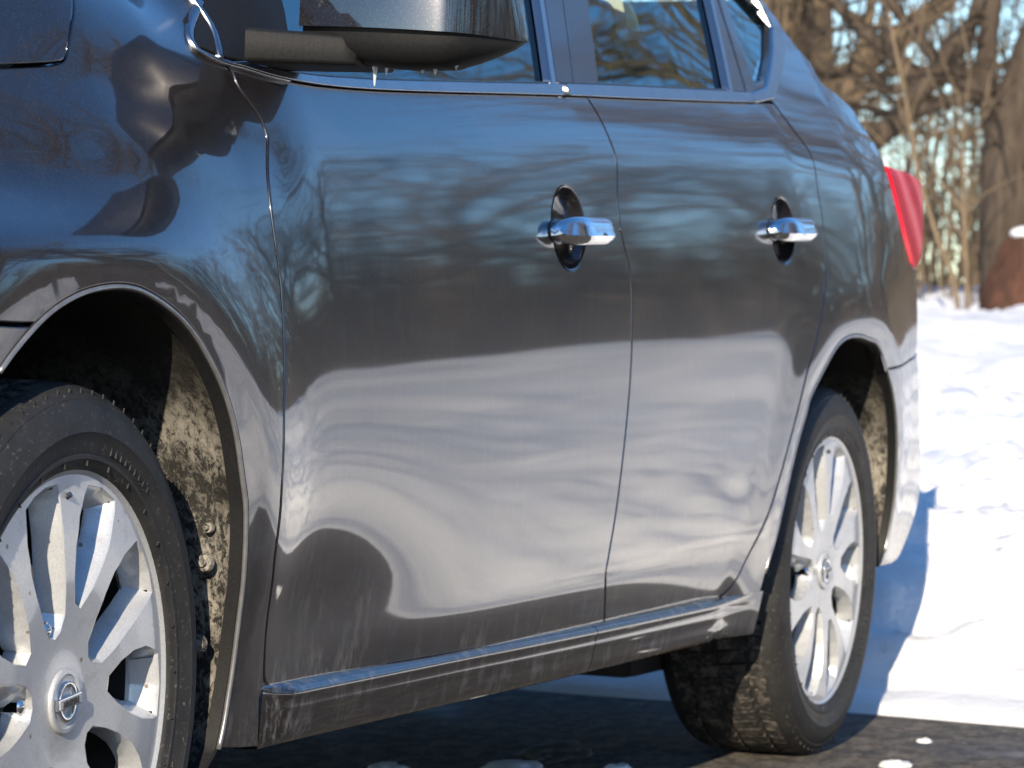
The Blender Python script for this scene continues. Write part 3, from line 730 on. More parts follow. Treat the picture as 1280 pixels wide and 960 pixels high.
linR = well(C3(lipR, .012), 'wheel_arch_liner', 2.72, .52)
well(C3(lipF, .03), 'wheel_arch_liner', 0.0, .52, True); well(C3(lipR, .03), 'wheel_arch_liner', 2.72, .52, True)
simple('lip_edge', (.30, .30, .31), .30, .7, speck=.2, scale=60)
# rolled edge of both arches, its pale grey painted in for reflected snow
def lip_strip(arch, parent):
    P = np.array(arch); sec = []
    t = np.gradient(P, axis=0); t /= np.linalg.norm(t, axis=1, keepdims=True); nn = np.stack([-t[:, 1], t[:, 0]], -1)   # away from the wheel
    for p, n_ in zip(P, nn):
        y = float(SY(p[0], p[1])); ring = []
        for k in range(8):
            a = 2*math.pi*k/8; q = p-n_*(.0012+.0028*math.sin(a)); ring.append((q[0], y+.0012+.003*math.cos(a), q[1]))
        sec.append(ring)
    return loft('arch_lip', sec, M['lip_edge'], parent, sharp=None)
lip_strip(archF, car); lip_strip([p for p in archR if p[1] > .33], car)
# push clips in the liner
for (x, y, z, s) in ((.322, .012, .440, 1), (.316, .014, .353, 1), (.325, .010, .478, .6)):
    bm = bmesh.new()
    bmesh.ops.create_cone(bm, cap_ends=True, segments=20, radius1=.0105*s, radius2=.009*s, depth=.006, matrix=Matrix.Translation((x-.006, y, z)) @ Euler((0, R(-90), 0)).to_matrix().to_4x4())
    bmesh.ops.create_cone(bm, cap_ends=True, segments=14, radius1=.005*s, radius2=.004*s, depth=.006, matrix=Matrix.Translation((x-.0105, y, z)) @ Euler((0, R(-90), 0)).to_matrix().to_4x4())
    bm_obj('push_clip', bm, M['mud'], linF)

# ---- underside
bm = bmesh.new(); bm_box(bm, (1.3, WID/2, .275), (1.95, WID-.24, .03), bevel=.01); bm_box(bm, (-.45, WID/2, .27), (.6, WID-.3, .05), bevel=.01); bm_box(bm, (3.25, WID/2, .36), (.5, WID-.3, .05), bevel=.01)
bm_obj('underbody', bm, M['dark_void'], car)
def rounded_tube(name, pts, r, m_, parent):
    tb = Tubes(); tb.add(resample(pts, .03), np.full(len(resample(pts, .03)), r), 12); return link(name, tb.mesh(name, m_), parent)
bm = bmesh.new(); bm_box(bm, (2.43, .27, .185), (.28, .13, .075), bevel=.024)
bm_obj('trailing_arm', bm, M['under_metal'], car)
rounded_tube('axle_beam', [(2.62, .2, .30), (2.62, .85, .29), (2.62, 1.5, .30)], .035, M['under_metal'], car)
rounded_tube('exhaust_pipe', [(.9, 1.0, .235), (1.9, 1.05, .235), (2.6, 1.15, .27), (3.3, 1.2, .27)], .028, M['under_metal'], car)
rounded_tube('suspension_strut', [(0, .16, .30), (.02, .30, .75)], .03, M['under_metal'], car); rounded_tube('suspension_strut', [(2.72, .24, .3), (2.75, .30, .70)], .028, M['under_metal'], car)

# ---- wheels
RIMR = .232
def tyre_mesh(parent):
    # section: (radius, y) from the bead outwards over the sidewall to the tread and back inside
    side = [(.2255, .010), (.2300, -.0005), (.2345, -.0035), (.2395, -.0050), (.2405, -.0062), (.2440, -.0064), (.2452, -.0056), (.254, -.0085), (.266, -.0110), (.2672, -.0118), (.2686, -.0112), (.278, -.0105), (.290, -.0065), (.2985, -.0010), (.3000, -.0012), (.3015, .0002), (.3075, .0060), (.3125, .0140), (.3150, .0220)]
    lathe('sidewall', side, M['rubber'], parent, 144)
    lathe('sidewall', [(r_, .205-y_) for r_, y_ in side], M['rubber'], parent, 72)
    # tread: circumferential ribs cut by slanted sipes
    bm = bmesh.new(); N = 76; ys = [.022, .045, .046, .053, .054, .098, .099, .106, .107, .151, .152, .159, .160, .183]
    crown = lambda y: .3170-.0022*((y-.1025)/.08)**2
    deep = {2: .0065, 3: .0065, 6: .0065, 7: .0065, 10: .0065, 11: .0065}
    rows = []
    for k in range(N):
        for ph, d in ((0, 0), (.80, 0), (.84, .006), (.96, .006)):
            row = []
            for i, y in enumerate(ys):
                shoulder = i < 2 or i > 11
                a = 2*math.pi*(k+ph+(.35*math.sin((y-.1)*38) if shoulder else .55*(y-.1)/.1))/N
                r_ = crown(y)-deep.get(i, 0)-(d if (shoulder or i in (4, 5, 8, 9)) and i not in (0, 13) else (d*.9 if i in (0, 13) else 0))
                row.append(bm.verts.new((r_*math.cos(a), y, r_*math.sin(a))))
            rows.append(row)
    n = len(rows)
    for k in range(n):
        A, B = rows[k], rows[(k+1) % n]
        for i in range(len(ys)-1): bm.faces.new((A[i], A[i+1], B[i+1], B[i]))
    bm_obj('tread', bm, M['tread'], parent, True, 25)
    # raised moulding marks on the sidewall: short ribs and wear bars, no lettering
    bm = bmesh.new(); rnd = random.Random(4)
    def mark(r0, r1, a, w, h, y):
        ca, sa = math.cos(a), math.sin(a)
        rot = Matrix(((ca, 0, -sa), (0, 1, 0), (sa, 0, ca)))
        bm_box(bm, Vector(((r0+r1)/2*ca, y, (r0+r1)/2*sa)), (r1-r0, h, w), rot)
    for k in range(30): mark(.2335, .2390, 2*math.pi*k/30+.05, .0008, .002, -.0052)
    for a0, n_, st in ((.95, 9, .048), (2.35, 11, .040), (4.2, 10, .046), (5.6, 8, .046)):
        for k in range(n_):
            a = a0+k*st; w = .0012
            mark(.2490, .2572, a, w, .0016, -.0086)
            if rnd.random() < .6: mark(.2490, .2500, a+st*.22, .005, .0016, -.0075)
            if rnd.random() < .6: mark(.2562, .2572, a+st*.22, .005, .0016, -.0090)
    for k in range(N): mark(.3030, .3100, 2*math.pi*(k+.5)/N, .0016, .0012, .0040)
    tag(bm_obj('moulded_mark', bm, M['rubber'], parent, False), kind='stuff')
WIN1 = [(.218, 8.5), (.2205, 2), (.2195, -4.5), (.216, -10.0), (.185, -14.4), (.157, -17.0), (.128, -17.6), (.100, -16.6), (.074, -13.0), (.066, -3), (.070, 7), (.086, 13.5), (.109, 12.5), (.140, 10.6), (.179, 9.3), (.205, 9.2)]
WIN2 = [(.216, -9.6), (.2205, -1), (.2195, 7.8), (.210, 8.8), (.178, 9.6), (.150, 8.8), (.118, 5.0), (.094, -2.5), (.098, -11.5), (.124, -15.6), (.154, -16.2), (.183, -14.6), (.205, -11.6)]
def rim_mesh(parent):
    def pol(P, base, rot=1):
        return np.array([(r_*math.sin(R(base+a)), r_*math.cos(R(base+a))) for r_, a in P])
    wins = []
    for k in range(5):
        wins.append(np.array(resample(pol(WIN1, -17+72*k), .004, True, False))); wins.append(np.array(resample(pol(WIN2, 19+72*k), .004, True, False)))
    def yf_(r_): return float(np.interp(r_, [0, .03, .05, .08, .12, .17, .205, .222, .23], [.006, .006, .007, .005, .0015, .0005, .0030, .0045, .0050]))
    yfv = lambda a, b: np.interp(np.hypot(a, b), [0, .03, .05, .08, .12, .17, .205, .222, .23], [.006, .006, .007, .005, .0015, .0005, .0030, .0045, .0050])
    out = ell(0, 0, .2245, .2245, 0, 160); hole = ell(0, 0, .033, .033, 0, 48)
    # face
    loops = [out, hole]+[w[::-1] if area2(w) < 0 else w for w in wins]
    edges = []; off = 0; pts = []
    for q in loops: n = len(q); edges += [(off+i, off+(i+1) % n) for i in range(n)]; pts.append(q); off += n
    g = np.arange(-.225, .226, .009); G = np.array([(a, b) for a in g for b in g]); ok = inside(out, G) & ~inside(hole, G)
    for w in wins: ok &= ~inside(w, G)
    G = G[ok]; allb = np.concatenate(pts); d = np.min(np.hypot(G[:, None, 0]-allb[None, :, 0], G[:, None, 1]-allb[None, :, 1]), 1); G = G[d > .004]
    r_ = delaunay_2d_cdt([Vector((float(a), float(b))) for a, b in np.concatenate([allb, G])], edges, [], 0, 1e-7)
    V2 = np.array([tuple(v) for v in r_[0]]); tr = np.array(r_[2]); cen = V2[tr].mean(1); keep = inside(out, cen) & ~inside(hole, cen)
    for w in wins: keep &= ~inside(w, cen)
    tr = tr[keep]
    bm = bmesh.new(); vs_ = [bm.verts.new((a, float(y), b)) for (a, b), y in zip(V2, yfv(V2[:, 0], V2[:, 1]))]
    for t in tr:
        try: bm.faces.new([vs_[i] for i in t])
        except ValueError: pass
    # window walls: a rounded edge, then a broad facet sloping in to the rear opening
    for w in wins:
        w = w if area2(w) > 0 else w[::-1]; c = w.mean(0); rows = []
        e = edge_normals(w)
        cr = np.hypot(w[:, 0], w[:, 1]); ang = np.arctan2(w[:, 0], w[:, 1]); ca = math.atan2(c[0], c[1])
        da = (ang-ca+math.pi) % (2*math.pi)-math.pi
        side = np.clip(da/.14, -1, 1)                      # -1 leading wall, +1 trailing wall
        outer = np.clip((cr-.195)/.02, 0, 1); inner = np.clip((.105-cr)/.03, 0, 1)
        slope = np.maximum(np.maximum(.003+.013*np.clip(side*1.3, 0, 1), .016*outer), .012*inner)
        for f, dy_ in ((0, 0), (.09, .0014), (.20, .0045), (1.0, .024), (1.06, .027)):
            q = w-e*(slope*f)[:, None]
            q = q*(1-.0*f)
            rows.append([bm.verts.new((float(a), float(np.interp(math.hypot(o_[0], o_[1]), [0, .05, .12, .17, .205, .23], [.006, .007, .0015, .0005, .003, .005]))+dy_, float(b))) for (a, b), o_ in zip(q, w)])
        n = len(w)
        for A, B in zip(rows[:-1], rows[1:]):
            for i in range(n): j = (i+1) % n; bm.faces.new((A[i], A[j], B[j], B[i]))
    bmesh.ops.remove_doubles(bm, verts=bm.verts, dist=2e-5)
    rim = bm_obj('rim', bm, M['alloy'], parent, True, 32)
    lathe('rim_flange', [(.2243, .0048), (.2262, .0040), (.2300, .0005), (.2318, .0000), (.2330, .0015), (.2325, .006), (.228, .012)], M['alloy'], parent, 128)
    lathe('rim_barrel', [(.2243, .0048), (.2220, .020), (.2150, .035), (.2130, .040)], M['alloy'], parent, 96)
    lathe('barrel_inside', [(.2130, .040), (.2080, .06), (.2050, .12), (.2180, .19), (.228, .195)], M['under_metal'], parent, 64)
    return rim
def wheel_detail(parent):
    lathe('centre_cap', [(.033, .010), (.0328, .0035), (.0315, .0022), (.0275, .0020), (.0265, .0034), (.0, .0034)], M['alloy'], parent, 56)
    # badge: broken ring with a name bar, wheel stands upside down
    bd = empty('cap_badge', parent=parent)
    lathe('badge_ring', [(.0150, .0040), (.0152, .0004), (.0168, -.0002), (.0192, -.0002), (.0206, .0004), (.0208, .0040)], M['chrome'], bd, 56)
    bm = bmesh.new(); bm_box(bm, (0, .0004, 0), (.0500, .0050, .0112), bevel=.0008); bm_obj('badge_bar', bm, M['chrome'], bd)
    bm = bmesh.new(); bm_box(bm, (0, -.0022, 0), (.0470, .0010, .0088)); bm_obj('badge_field', bm, M['alloy'], bd)
    cu = bpy.data.curves.new('badge_text', 'FONT'); cu.body = 'NISSAN'; cu.size = .0094; cu.extrude = .0005; cu.align_x = 'CENTER'; cu.align_y = 'CENTER'; cu.space_character = 1.08; cu.offset = .0004
    to = bpy.data.objects.new('badge_text', cu); col.objects.link(to)
    bpy.context.view_layer.update()
    me = bpy.data.meshes.new_from_object(to); bpy.data.objects.remove(to); me.materials.clear(); me.materials.append(M['cap_black'])
    t = link('badge_text', me, bd); t.rotation_euler = (R(90), R(180), 0); t.location = (0, -.0030, 0); t.scale = (1.0, 1, 1)
    bd.rotation_euler = (0, R(-6), 0)
    for k in range(5):
        a = R(-90+72*k); c = Vector((.073*math.sin(a), .026, .073*math.cos(a)))
        bm = bmesh.new()
        mt_ = Matrix.Translation(c) @ Euler((R(90), 0, 0)).to_matrix().to_4x4()
        bmesh.ops.create_cone(bm, cap_ends=True, segments=6, radius1=.0105, radius2=.0100, depth=.022, matrix=mt_)
        bmesh.ops.create_uvsphere(bm, u_segments=12, v_segments=6, radius=.0088, matrix=Matrix.Translation(c+Vector((0, -.011, 0))) @ Matrix.Diagonal((1, .5, 1, 1)))
        bm_obj('lug_nut', bm, M['chrome'], parent, True, 30)
    lathe('lug_plate', [(.0, .040), (.105, .040), (.108, .050)], M['under_metal'], parent, 48)
    lathe('brake_disc', [(.06, .075), (.075, .070), (.138, .070), (.138, .092)], M['brake_iron'], parent, 64)
    bm = bmesh.new(); bm_box(bm, (.118, .078, .02), (.06, .05, .15), bevel=.015); bm_obj('brake_caliper', bm, M['under_metal'], parent)
    bm = bmesh.new(); bmesh.ops.create_cone(bm, cap_ends=True, segments=10, radius1=.004, radius2=.003, depth=.03, matrix=Matrix.Translation((-.012, .012, .198)) @ Euler((R(60), 0, 0)).to_matrix().to_4x4())
    bm_obj('valve', bm, M['cap_black'], parent)
    lathe('hub_back', [(.0, .11), (.20, .11), (.205, .12)], M['dark_void'], parent, 48)
wheel = empty('wheel', parent=car, loc=(0, 0, .318))
tyre = empty('tyre', parent=wheel)
tyre_mesh(wheel); bpy.data.objects.remove(tyre)
rim_mesh(wheel); wheel_detail(wheel)
def copy_tree(o, parent):
    c = o.copy(); col.objects.link(c); c.parent = parent
    for ch in o.children: copy_tree(ch, c)
    return c
wheel.rotation_euler = (0, 0, .037)
w2 = copy_tree(wheel, car); w2.location = (2.70, 0, .318); w2.rotation_euler = (0, 0, 0)
w3 = copy_tree(wheel, car); w3.location = (0, WID, .318); w3.rotation_euler = (0, 0, math.pi+.037)
w4 = copy_tree(wheel, car); w4.location = (2.70, WID, .318); w4.rotation_euler = (0, 0, math.pi)

# ---- door mirror
mir = empty('side_mirror', parent=car, loc=(0, 0, 0))
def mirror_body():
    ts = np.linspace(0, 1, 26); cover, base, glass = [], [], []
    for t in ts:
        y = .004-.232*t
        rnd_ = 1-max(0, (t-.74)/.26)**2.4 if t > .74 else 1.0
        rin = 1-max(0, (.10-t)/.10)**2*.12
        zs_ = 1.034-.010*t+.006*max(0, t-.75)              # split between painted cover and black underside
        zb = float(np.interp(t, [0, .18, .35, .55, .72, .82, .90, .96, 1.0], [1.004, .996, .989, .986, .988, .996, 1.005, 1.014, 1.024]))
        zt = 1.034+(.130*rin)*(rnd_**.5 if rnd_ > 0 else 0)
        xf = .500-.030*math.sin(math.pi*min(1, t*.9+.08))+.085*(1-rnd_); xb = .595+.010*t
        cov, bas = [], []
        for k in range(15):                                  # front split -> over the top -> back
            a = math.pi*k/14; cx_ = (xf+xb)/2; ca = math.cos(a)
            x = cx_-(xb-xf)/2*np.sign(ca)*abs(ca)**.70; z = zs_+(zt-zs_)*math.sin(a)**.72
            cov.append((x, y, z))
        for k in range(13):
            a = math.pi*k/12; cx_ = (xf+xb)/2+.004; ca = math.cos(a)
            x = cx_-(xb-xf-.012)/2*np.sign(ca)*abs(ca)**.72; z = zs_+.002-(zs_-zb)*math.sin(a)**.75
            bas.append((x, y, z))
        cover.append(cov); base.append(bas)
    def cl(name, sec, m_):
        o = loft(name, sec, m_, mir, closed=True, cap=True, sharp=55); return o
    cl('mirror_cover', cover, M['mirror_paint']); cl('mirror_underside', base, M['black_plastic'])
    # foot: black arm from the door sail out to the housing
    sec = []
    for t in np.linspace(0, 1, 10):
        y = .040-.105*t; xc = .500+.050*t; hx = .070-.015*t; z1 = 1.028-.004*t; z0 = .9880+.002*t; ring = []
        for k in range(16):
            a = 2*math.pi*(k+.5)/16; ca, sa = math.cos(a), math.sin(a)
            ring.append((xc+hx*np.sign(ca)*abs(ca)**.22, y, (z0+z1)/2+(z1-z0)/2*np.sign(sa)*abs(sa)**.22))
        sec.append(ring)
    loft('mirror_arm', sec, M['black_plastic'], mir, sharp=60)
    bm = bmesh.new(); bm_box(bm, (.608, -.112, 1.085), (.006, .20, .115), bevel=.002); bm_obj('mirror_glass', bm, M['chrome'], mir)
M['mirror_paint'] = make_paint('mirror_paint', False)
mirror_body()
# black sail plate filling the front corner of the window
sail_out = np.array(resample([(.360, .998), (.40, .990), (.50, .986), (.56, .990), (.60, 1.06), (.64, 1.165), (.52, 1.112), (.43, 1.06), (.372, 1.030)], .012, True, False))
panel('mirror_sail', sail_out, M['black_plastic'], car, dy=-.004, r=.003)
strip('sail_joint', [(.398, .990), (.412, 1.010), (.420, 1.03), (.416, 1.065)], .006, M['belt_chrome'], -.0075, car)
cpy = copy_tree(mir, car); cpy.scale = (1, -1, 1); cpy.location = (0, WID, 0)

# ---- cabin
def seat(x, y, back=.62):
    s = empty('seat', parent=car, loc=(x, y, .30))
    bm = bmesh.new(); bm_box(bm, (.0, 0, .20), (.50, .50, .16), bevel=.05); bm_obj('seat_cushion', bm, M['seat_cloth'], s)
    bm = bmesh.new(); bm_box(bm, (.34, 0, .52), (.13, .48, back), Euler((0, R(14), 0)), bevel=.05); bm_obj('seat_back', bm, M['seat_cloth'], s)
    bm = bmesh.new(); bm_box(bm, (.44, 0, .52+back*.5+.10), (.09, .26, .16), Euler((0, R(10), 0)), bevel=.035); bm_obj('head_rest', bm, M['seat_cloth'], s)
seat(1.05, .44); seat(1.05, 1.26); seat(1.98, .46, .54); seat(1.98, 1.24, .54)
bm = bmesh.new(); bm_box(bm, (.50, WID/2, .86), (.40, WID-.30, .22), bevel=.05); bm_obj('dashboard', bm, M['satin_black'], car)
bm = bmesh.new(); bm_box(bm, (2.65, WID/2, .98), (.55, WID-.32, .03), bevel=.01); bm_obj('parcel_shelf', bm, M['seat_cloth'], car)
def pillar_trim(pts, r):
    p = resample(pts, .04); tb = Tubes(); tb.add(p, np.full(len(p), r), 8); link('inner_pillar', tb.mesh('inner_pillar', M['pale_trim']), car)
def belt_strip(name, a, b_, w, m_):
    a, b_ = Vector(a), Vector(b_); d = (b_-a).normalized(); s_ = d.cross(Vector((.94, .34, 0))).normalized()*w/2; f_ = Vector((-.94, -.34, 0))*.002; bm = bmesh.new()
    q = [bm.verts.new(p) for p in (a-s_, a+s_, b_+s_, b_-s_)]; q2 = [bm.verts.new(p-f_*2) for p in (a-s_, a+s_, b_+s_, b_-s_)]
    bm.faces.new(q); bm.faces.new(q2[::-1])
    for i in range(4): bm.faces.new((q[i], q2[i], q2[(i+1) % 4], q[(i+1) % 4]))
    bm_obj(name, bm, m_, car, False)
for (a, b_, w) in INNER: belt_strip('seat_belt', a, b_, w, M['pale_trim'])
pillar_trim([(1.50, WID-.08, .95), (1.56, WID-.10, 1.15), (1.66, WID-.22, 1.37)], .045)
pillar_trim([(2.40, WID-.08, .98), (2.50, WID-.12, 1.18), (2.58, WID-.25, 1.30)], .055)
pillar_trim([(1.49, .12, .60), (1.53, .15, 1.10), (1.64, .27, 1.36)], .03)

def icicle(label, x, y, z, L, r, wob=0):
    bm = bmesh.new(); rows = []
    for t, k in ((0, 1.0), (.12, 1.15), (.3, .8), (.5, .62), (.75, .45), (.92, .32), (1.0, .06)):
        rows.append([bm.verts.new((x+r*k*math.cos(a)*(1+.15*math.sin(9*t+wob)), y+r*k*math.sin(a), z-L*t)) for a in [2*math.pi*i/10 for i in range(10)]])
    for A, B in zip(rows[:-1], rows[1:]):
        for i in range(10): bm.faces.new((A[i], A[(i+1) % 10], B[(i+1) % 10], B[i]))
    bm.faces.new(rows[-1])
    return tag(bm_obj('icicle', bm, M['ice'], None, True, None), label, 'icicle', 'ice hanging under the door mirror')
ICE = [('longest icicle hanging under the left part of the black door mirror', -.072, .024, .0042), ('short icicle right beside the longest one under the mirror', -.086, .010, .0032),
       ('small ice bead at the middle of the mirror underside', -.130, .006, .0035), ('ice bead just right of the middle of the mirror underside', -.145, .008, .004),
       ('ice bead farthest right under the mirror', -.170, .005, .0036)]
for lb, y_, L_, r_ in ICE:
    t_ = (.004-y_)/.232; zb = float(np.interp(t_, [0, .18, .35, .55, .72, .82], [1.004, .996, .989, .986, .988, .996]))
    icicle(lb, .535, y_, zb+.004, L_, r_*.72, y_*90)
# ================================================================= ground and snow
bm = bmesh.new()
vs_ = [bm.verts.new(p) for p in ((-400, -400, 0), (900, -400, 0), (900, 400, 0), (-400, 400, 0))]; bm.faces.new(vs_)
tag(bm_obj('ground', bm, M['asphalt'], None, False), kind='structure')
def snow_edge(y): return 3.36+.05*np.sin(y*1.9+.6)+.07*(fbm(y*2.3, y*0+2.2, 3, 5)-.45)*1.5
def snow_height(X, Y):
    d = X-snow_edge(Y)
    d2 = np.maximum(-6.5-Y, np.maximum(Y-7.0, -11-X)); d2 = d2+.5*(fbm(X*.8, Y*.8, 3, 9)-.5)
    d = np.maximum(d, d2)
    n1 = fbm(X*1.1, Y*1.1, 4, 1)-.47; n2 = fbm(X*4.2, Y*4.2, 4, 2)-.47; n3 = fbm(X*13, Y*13, 3, 3)-.45
    base = np.interp(d, [-.3, 0, .03, .10, .26, .42, .62, .85, 1.1, 1.6, 3, 8, 17, 30, 200], [-.08, -.008, .016, .024, .035, .10, .22, .30, .335, .365, .45, .81, 1.15, 1.30, 1.6])
    rough = np.interp(d, [0, .20, .40, .9, 3, 10, 60], [.010, .035, .24, .26, .24, .20, .3])
    und = np.interp(d, [0, 2, 10, 40], [0, .10, .16, .4])*(fbm(X*.23, Y*.23, 3, 7)-.47)
    side = np.clip((-.7-Y)/.5, 0, 1)      # unseen bank on the camera's side, smoothed to shape its reflection in the doors
    return base+rough*(n2*.75+n3*.38)*(1-.90*side)+und+np.interp(d, [0, .4, 2], [0, .06, .12])*n1*(1+1.8*side)
def grid(xs, ys, name, mat_):
    X, Y = np.meshgrid(xs, ys, indexing='ij'); Z = snow_height(X, Y)
    V = np.stack([X, Y, Z], -1).reshape(-1, 3); nx, ny = X.shape
    i = np.arange(nx-1)[:, None]*ny+np.arange(ny-1)[None]
    F = np.stack([i, i+ny, i+ny+1, i+1], -1).reshape(-1, 4)
    z4 = Z.reshape(-1)[F].max(1); F = F[z4 > -.03]
    me = bpy.data.meshes.new(name); me.vertices.add(len(V)); me.vertices.foreach_set('co', V.astype(np.float32).ravel())
    me.loops.add(F.size); me.loops.foreach_set('vertex_index', F.astype(np.int32).ravel()); me.polygons.add(len(F))
    me.polygons.foreach_set('loop_start', np.arange(0, F.size, 4, dtype=np.int32)); me.polygons.foreach_set('use_smooth', np.ones(len(F), bool))
    me.materials.append(mat_); me.update(calc_edges=True); me.validate()
    return tag(link(name, me), kind='structure')
xs = np.unique(np.round(np.concatenate([np.arange(-60, -12, 3), np.arange(-12, 3.2, .35), np.arange(3.2, 5.4, .03), np.arange(5.4, 9, .07), np.arange(9, 24, .25), np.arange(24, 60, 1.2), np.arange(60, 330, 12)]), 4))
ys = np.unique(np.round(np.concatenate([np.arange(-220, -40, 12), np.arange(-40, -9, .8), np.arange(-9, -3.2, .15), np.arange(-3.2, 3.4, .035), np.arange(3.4, 9, .15), np.arange(9, 40, .8), np.arange(40, 222, 12)]), 4))
grid(xs, ys, 'snow_field', M['snow'])
SZ = lambda x, y: float(snow_height(np.array([x]), np.array([y]))[0])
def lump(name, label, c, s, seed, group=None, m_=None):
    bm = bmesh.new(); bmesh.ops.create_icosphere(bm, subdivisions=4, radius=1.0); rnd = random.Random(seed)
    for v in bm.verts:
        p = v.co.copy(); f = 1+1.1*(float(fbm(np.array([p.x*2+seed]), np.array([p.y*2+p.z*1.3]), 4, seed)[0])-.45)
        v.co = Vector((p.x*s[0]*f, p.y*s[1]*f, max(-.05, p.z)*s[2]*f))
    o = bm_obj(name, bm, m_ or M['snow'], None, True, None); o.location = c
    tag(o, label, 'snow clump', group)
G = 'snow clumps left on the asphalt'
lump('snow_clump', 'flat snow clump lying on the asphalt beside the bottom of the rear tyre', (2.62, -.155, .0), (.035, .028, .010), 3, G)
lump('snow_clump', 'long low snow clump on shaded asphalt under the car in front of the rear tyre', (2.10, .34, .0), (.09, .05, .020), 5, G)
lump('snow_clump', 'small snow clump at the bottom edge of the picture under the sill', (1.86, .27, .0), (.045, .035, .018), 8, G)
lump('snow_clump', 'grey slush mound tucked against the inner side of the rear tyre', (2.42, .38, .0), (.11, .05, .018), 12, G, M['slush'])

for k_, (x_, y_, s_, w_) in enumerate(((1.72, .12, .030, 'farthest left in the shade under the sill'), (2.02, .52, .040, 'deep in the shade under the middle of the car'), (2.28, .22, .026, 'just left of the slush mound'), (3.02, -.10, .018, 'on sunlit asphalt right of the rear tyre'))):
    lump('snow_clump', 'little frozen snow crumb '+w_, (x_, y_, 0), (s_, s_*.8, s_*.4), 21+k_, G)
# ================================================================= trees
def branch_tree(seed, H, trunk_r, spread=1.0, depth=5, low=.22, lean=(0, 0), dens=1.0):
    rnd = np.random.default_rng(seed); trunk, crown = Tubes(), Tubes()
    def grow(p, d, L, r, lev):
        k = 6 if lev < 2 else (5 if lev < 4 else 4)
        pts = [p]; dd = d.copy()
        for i in range(k):
            dd = dd+rnd.normal(0, .17 if lev else .06, 3)+np.array([0, 0, .035 if lev < 3 else -.02]); dd /= np.linalg.norm(dd)
            pts.append(pts[-1]+dd*L/k)
        pts = np.array(pts); rr = r*np.linspace(1, .55 if lev < depth else .25, k+1)
        if lev == 0: rr[0] *= 1.35
        (trunk if lev == 0 else crown).add(pts, rr, [8, 6, 5, 4, 3, 3, 3][lev])
        if lev >= depth: return
        n = int(rnd.integers(*[(7, 10), (5, 8), (4, 7), (4, 6), (3, 5), (2, 4)][lev])*dens+.5)
        for j in range(n):
            t = rnd.uniform(low if lev == 0 else .2, 1.0)
            if j == 0: t = 1.0
            q = pts[min(k, int(t*k))]*(1-(t*k-int(t*k)))+pts[min(k, int(t*k)+1)]*(t*k-int(t*k))
            i = min(k-1, int(t*k)); base = pts[i+1]-pts[i]; base /= np.linalg.norm(base)
            v = rnd.normal(0, 1, 3); v -= base*(v@base); v /= np.linalg.norm(v)
            ang = rnd.uniform(.35, 1.05)*spread
            nd = base*math.cos(ang)+v*math.sin(ang); nd[2] += .12; nd /= np.linalg.norm(nd)
            l = L*rnd.uniform(.42, .68)*(1.0 if lev else (1.15-.45*t)); r_ = max(.0035, rr[i]*rnd.uniform(.42, .66))
            grow(q, nd, l, r_, lev+1)
    d0 = np.array([lean[0], lean[1], 1.0]); d0 /= np.linalg.norm(d0)
    grow(np.array([0, 0, -.3]), d0, H*.62, trunk_r, 0)
    return trunk.mesh('trunk', M['bark']), crown.mesh('crown', M['twig_bark'])
kinds = [branch_tree(11, 13, .24, dens=.95), branch_tree(27, 11, .19, 1.15), branch_tree(35, 15, .28, .95, low=.3), branch_tree(52, 9, .13, .9)]
def put_tree(k, x, y, rz, s, label, group='bare trees at the far side of the snow field', name='bare_tree'):
    t = empty(name, label, 'tree', (x, y, SZ(x, y)), group); t.rotation_euler = (0, 0, rz); t.scale = (s, s, s)
    link('trunk', kinds[k][0], t); link('crown', kinds[k][1], t); return t

def polytube(tb, pts, r0, r1, sides=7, step=.12, jit=.0, rnd=None):
    p = np.array(resample([np.array(q, float) for q in pts], step)); n = len(p)
    if rnd is not None: p = p+rnd.normal(0, jit, p.shape)
    tb.add(p, np.linspace(r0, r1, n), sides)
    return p
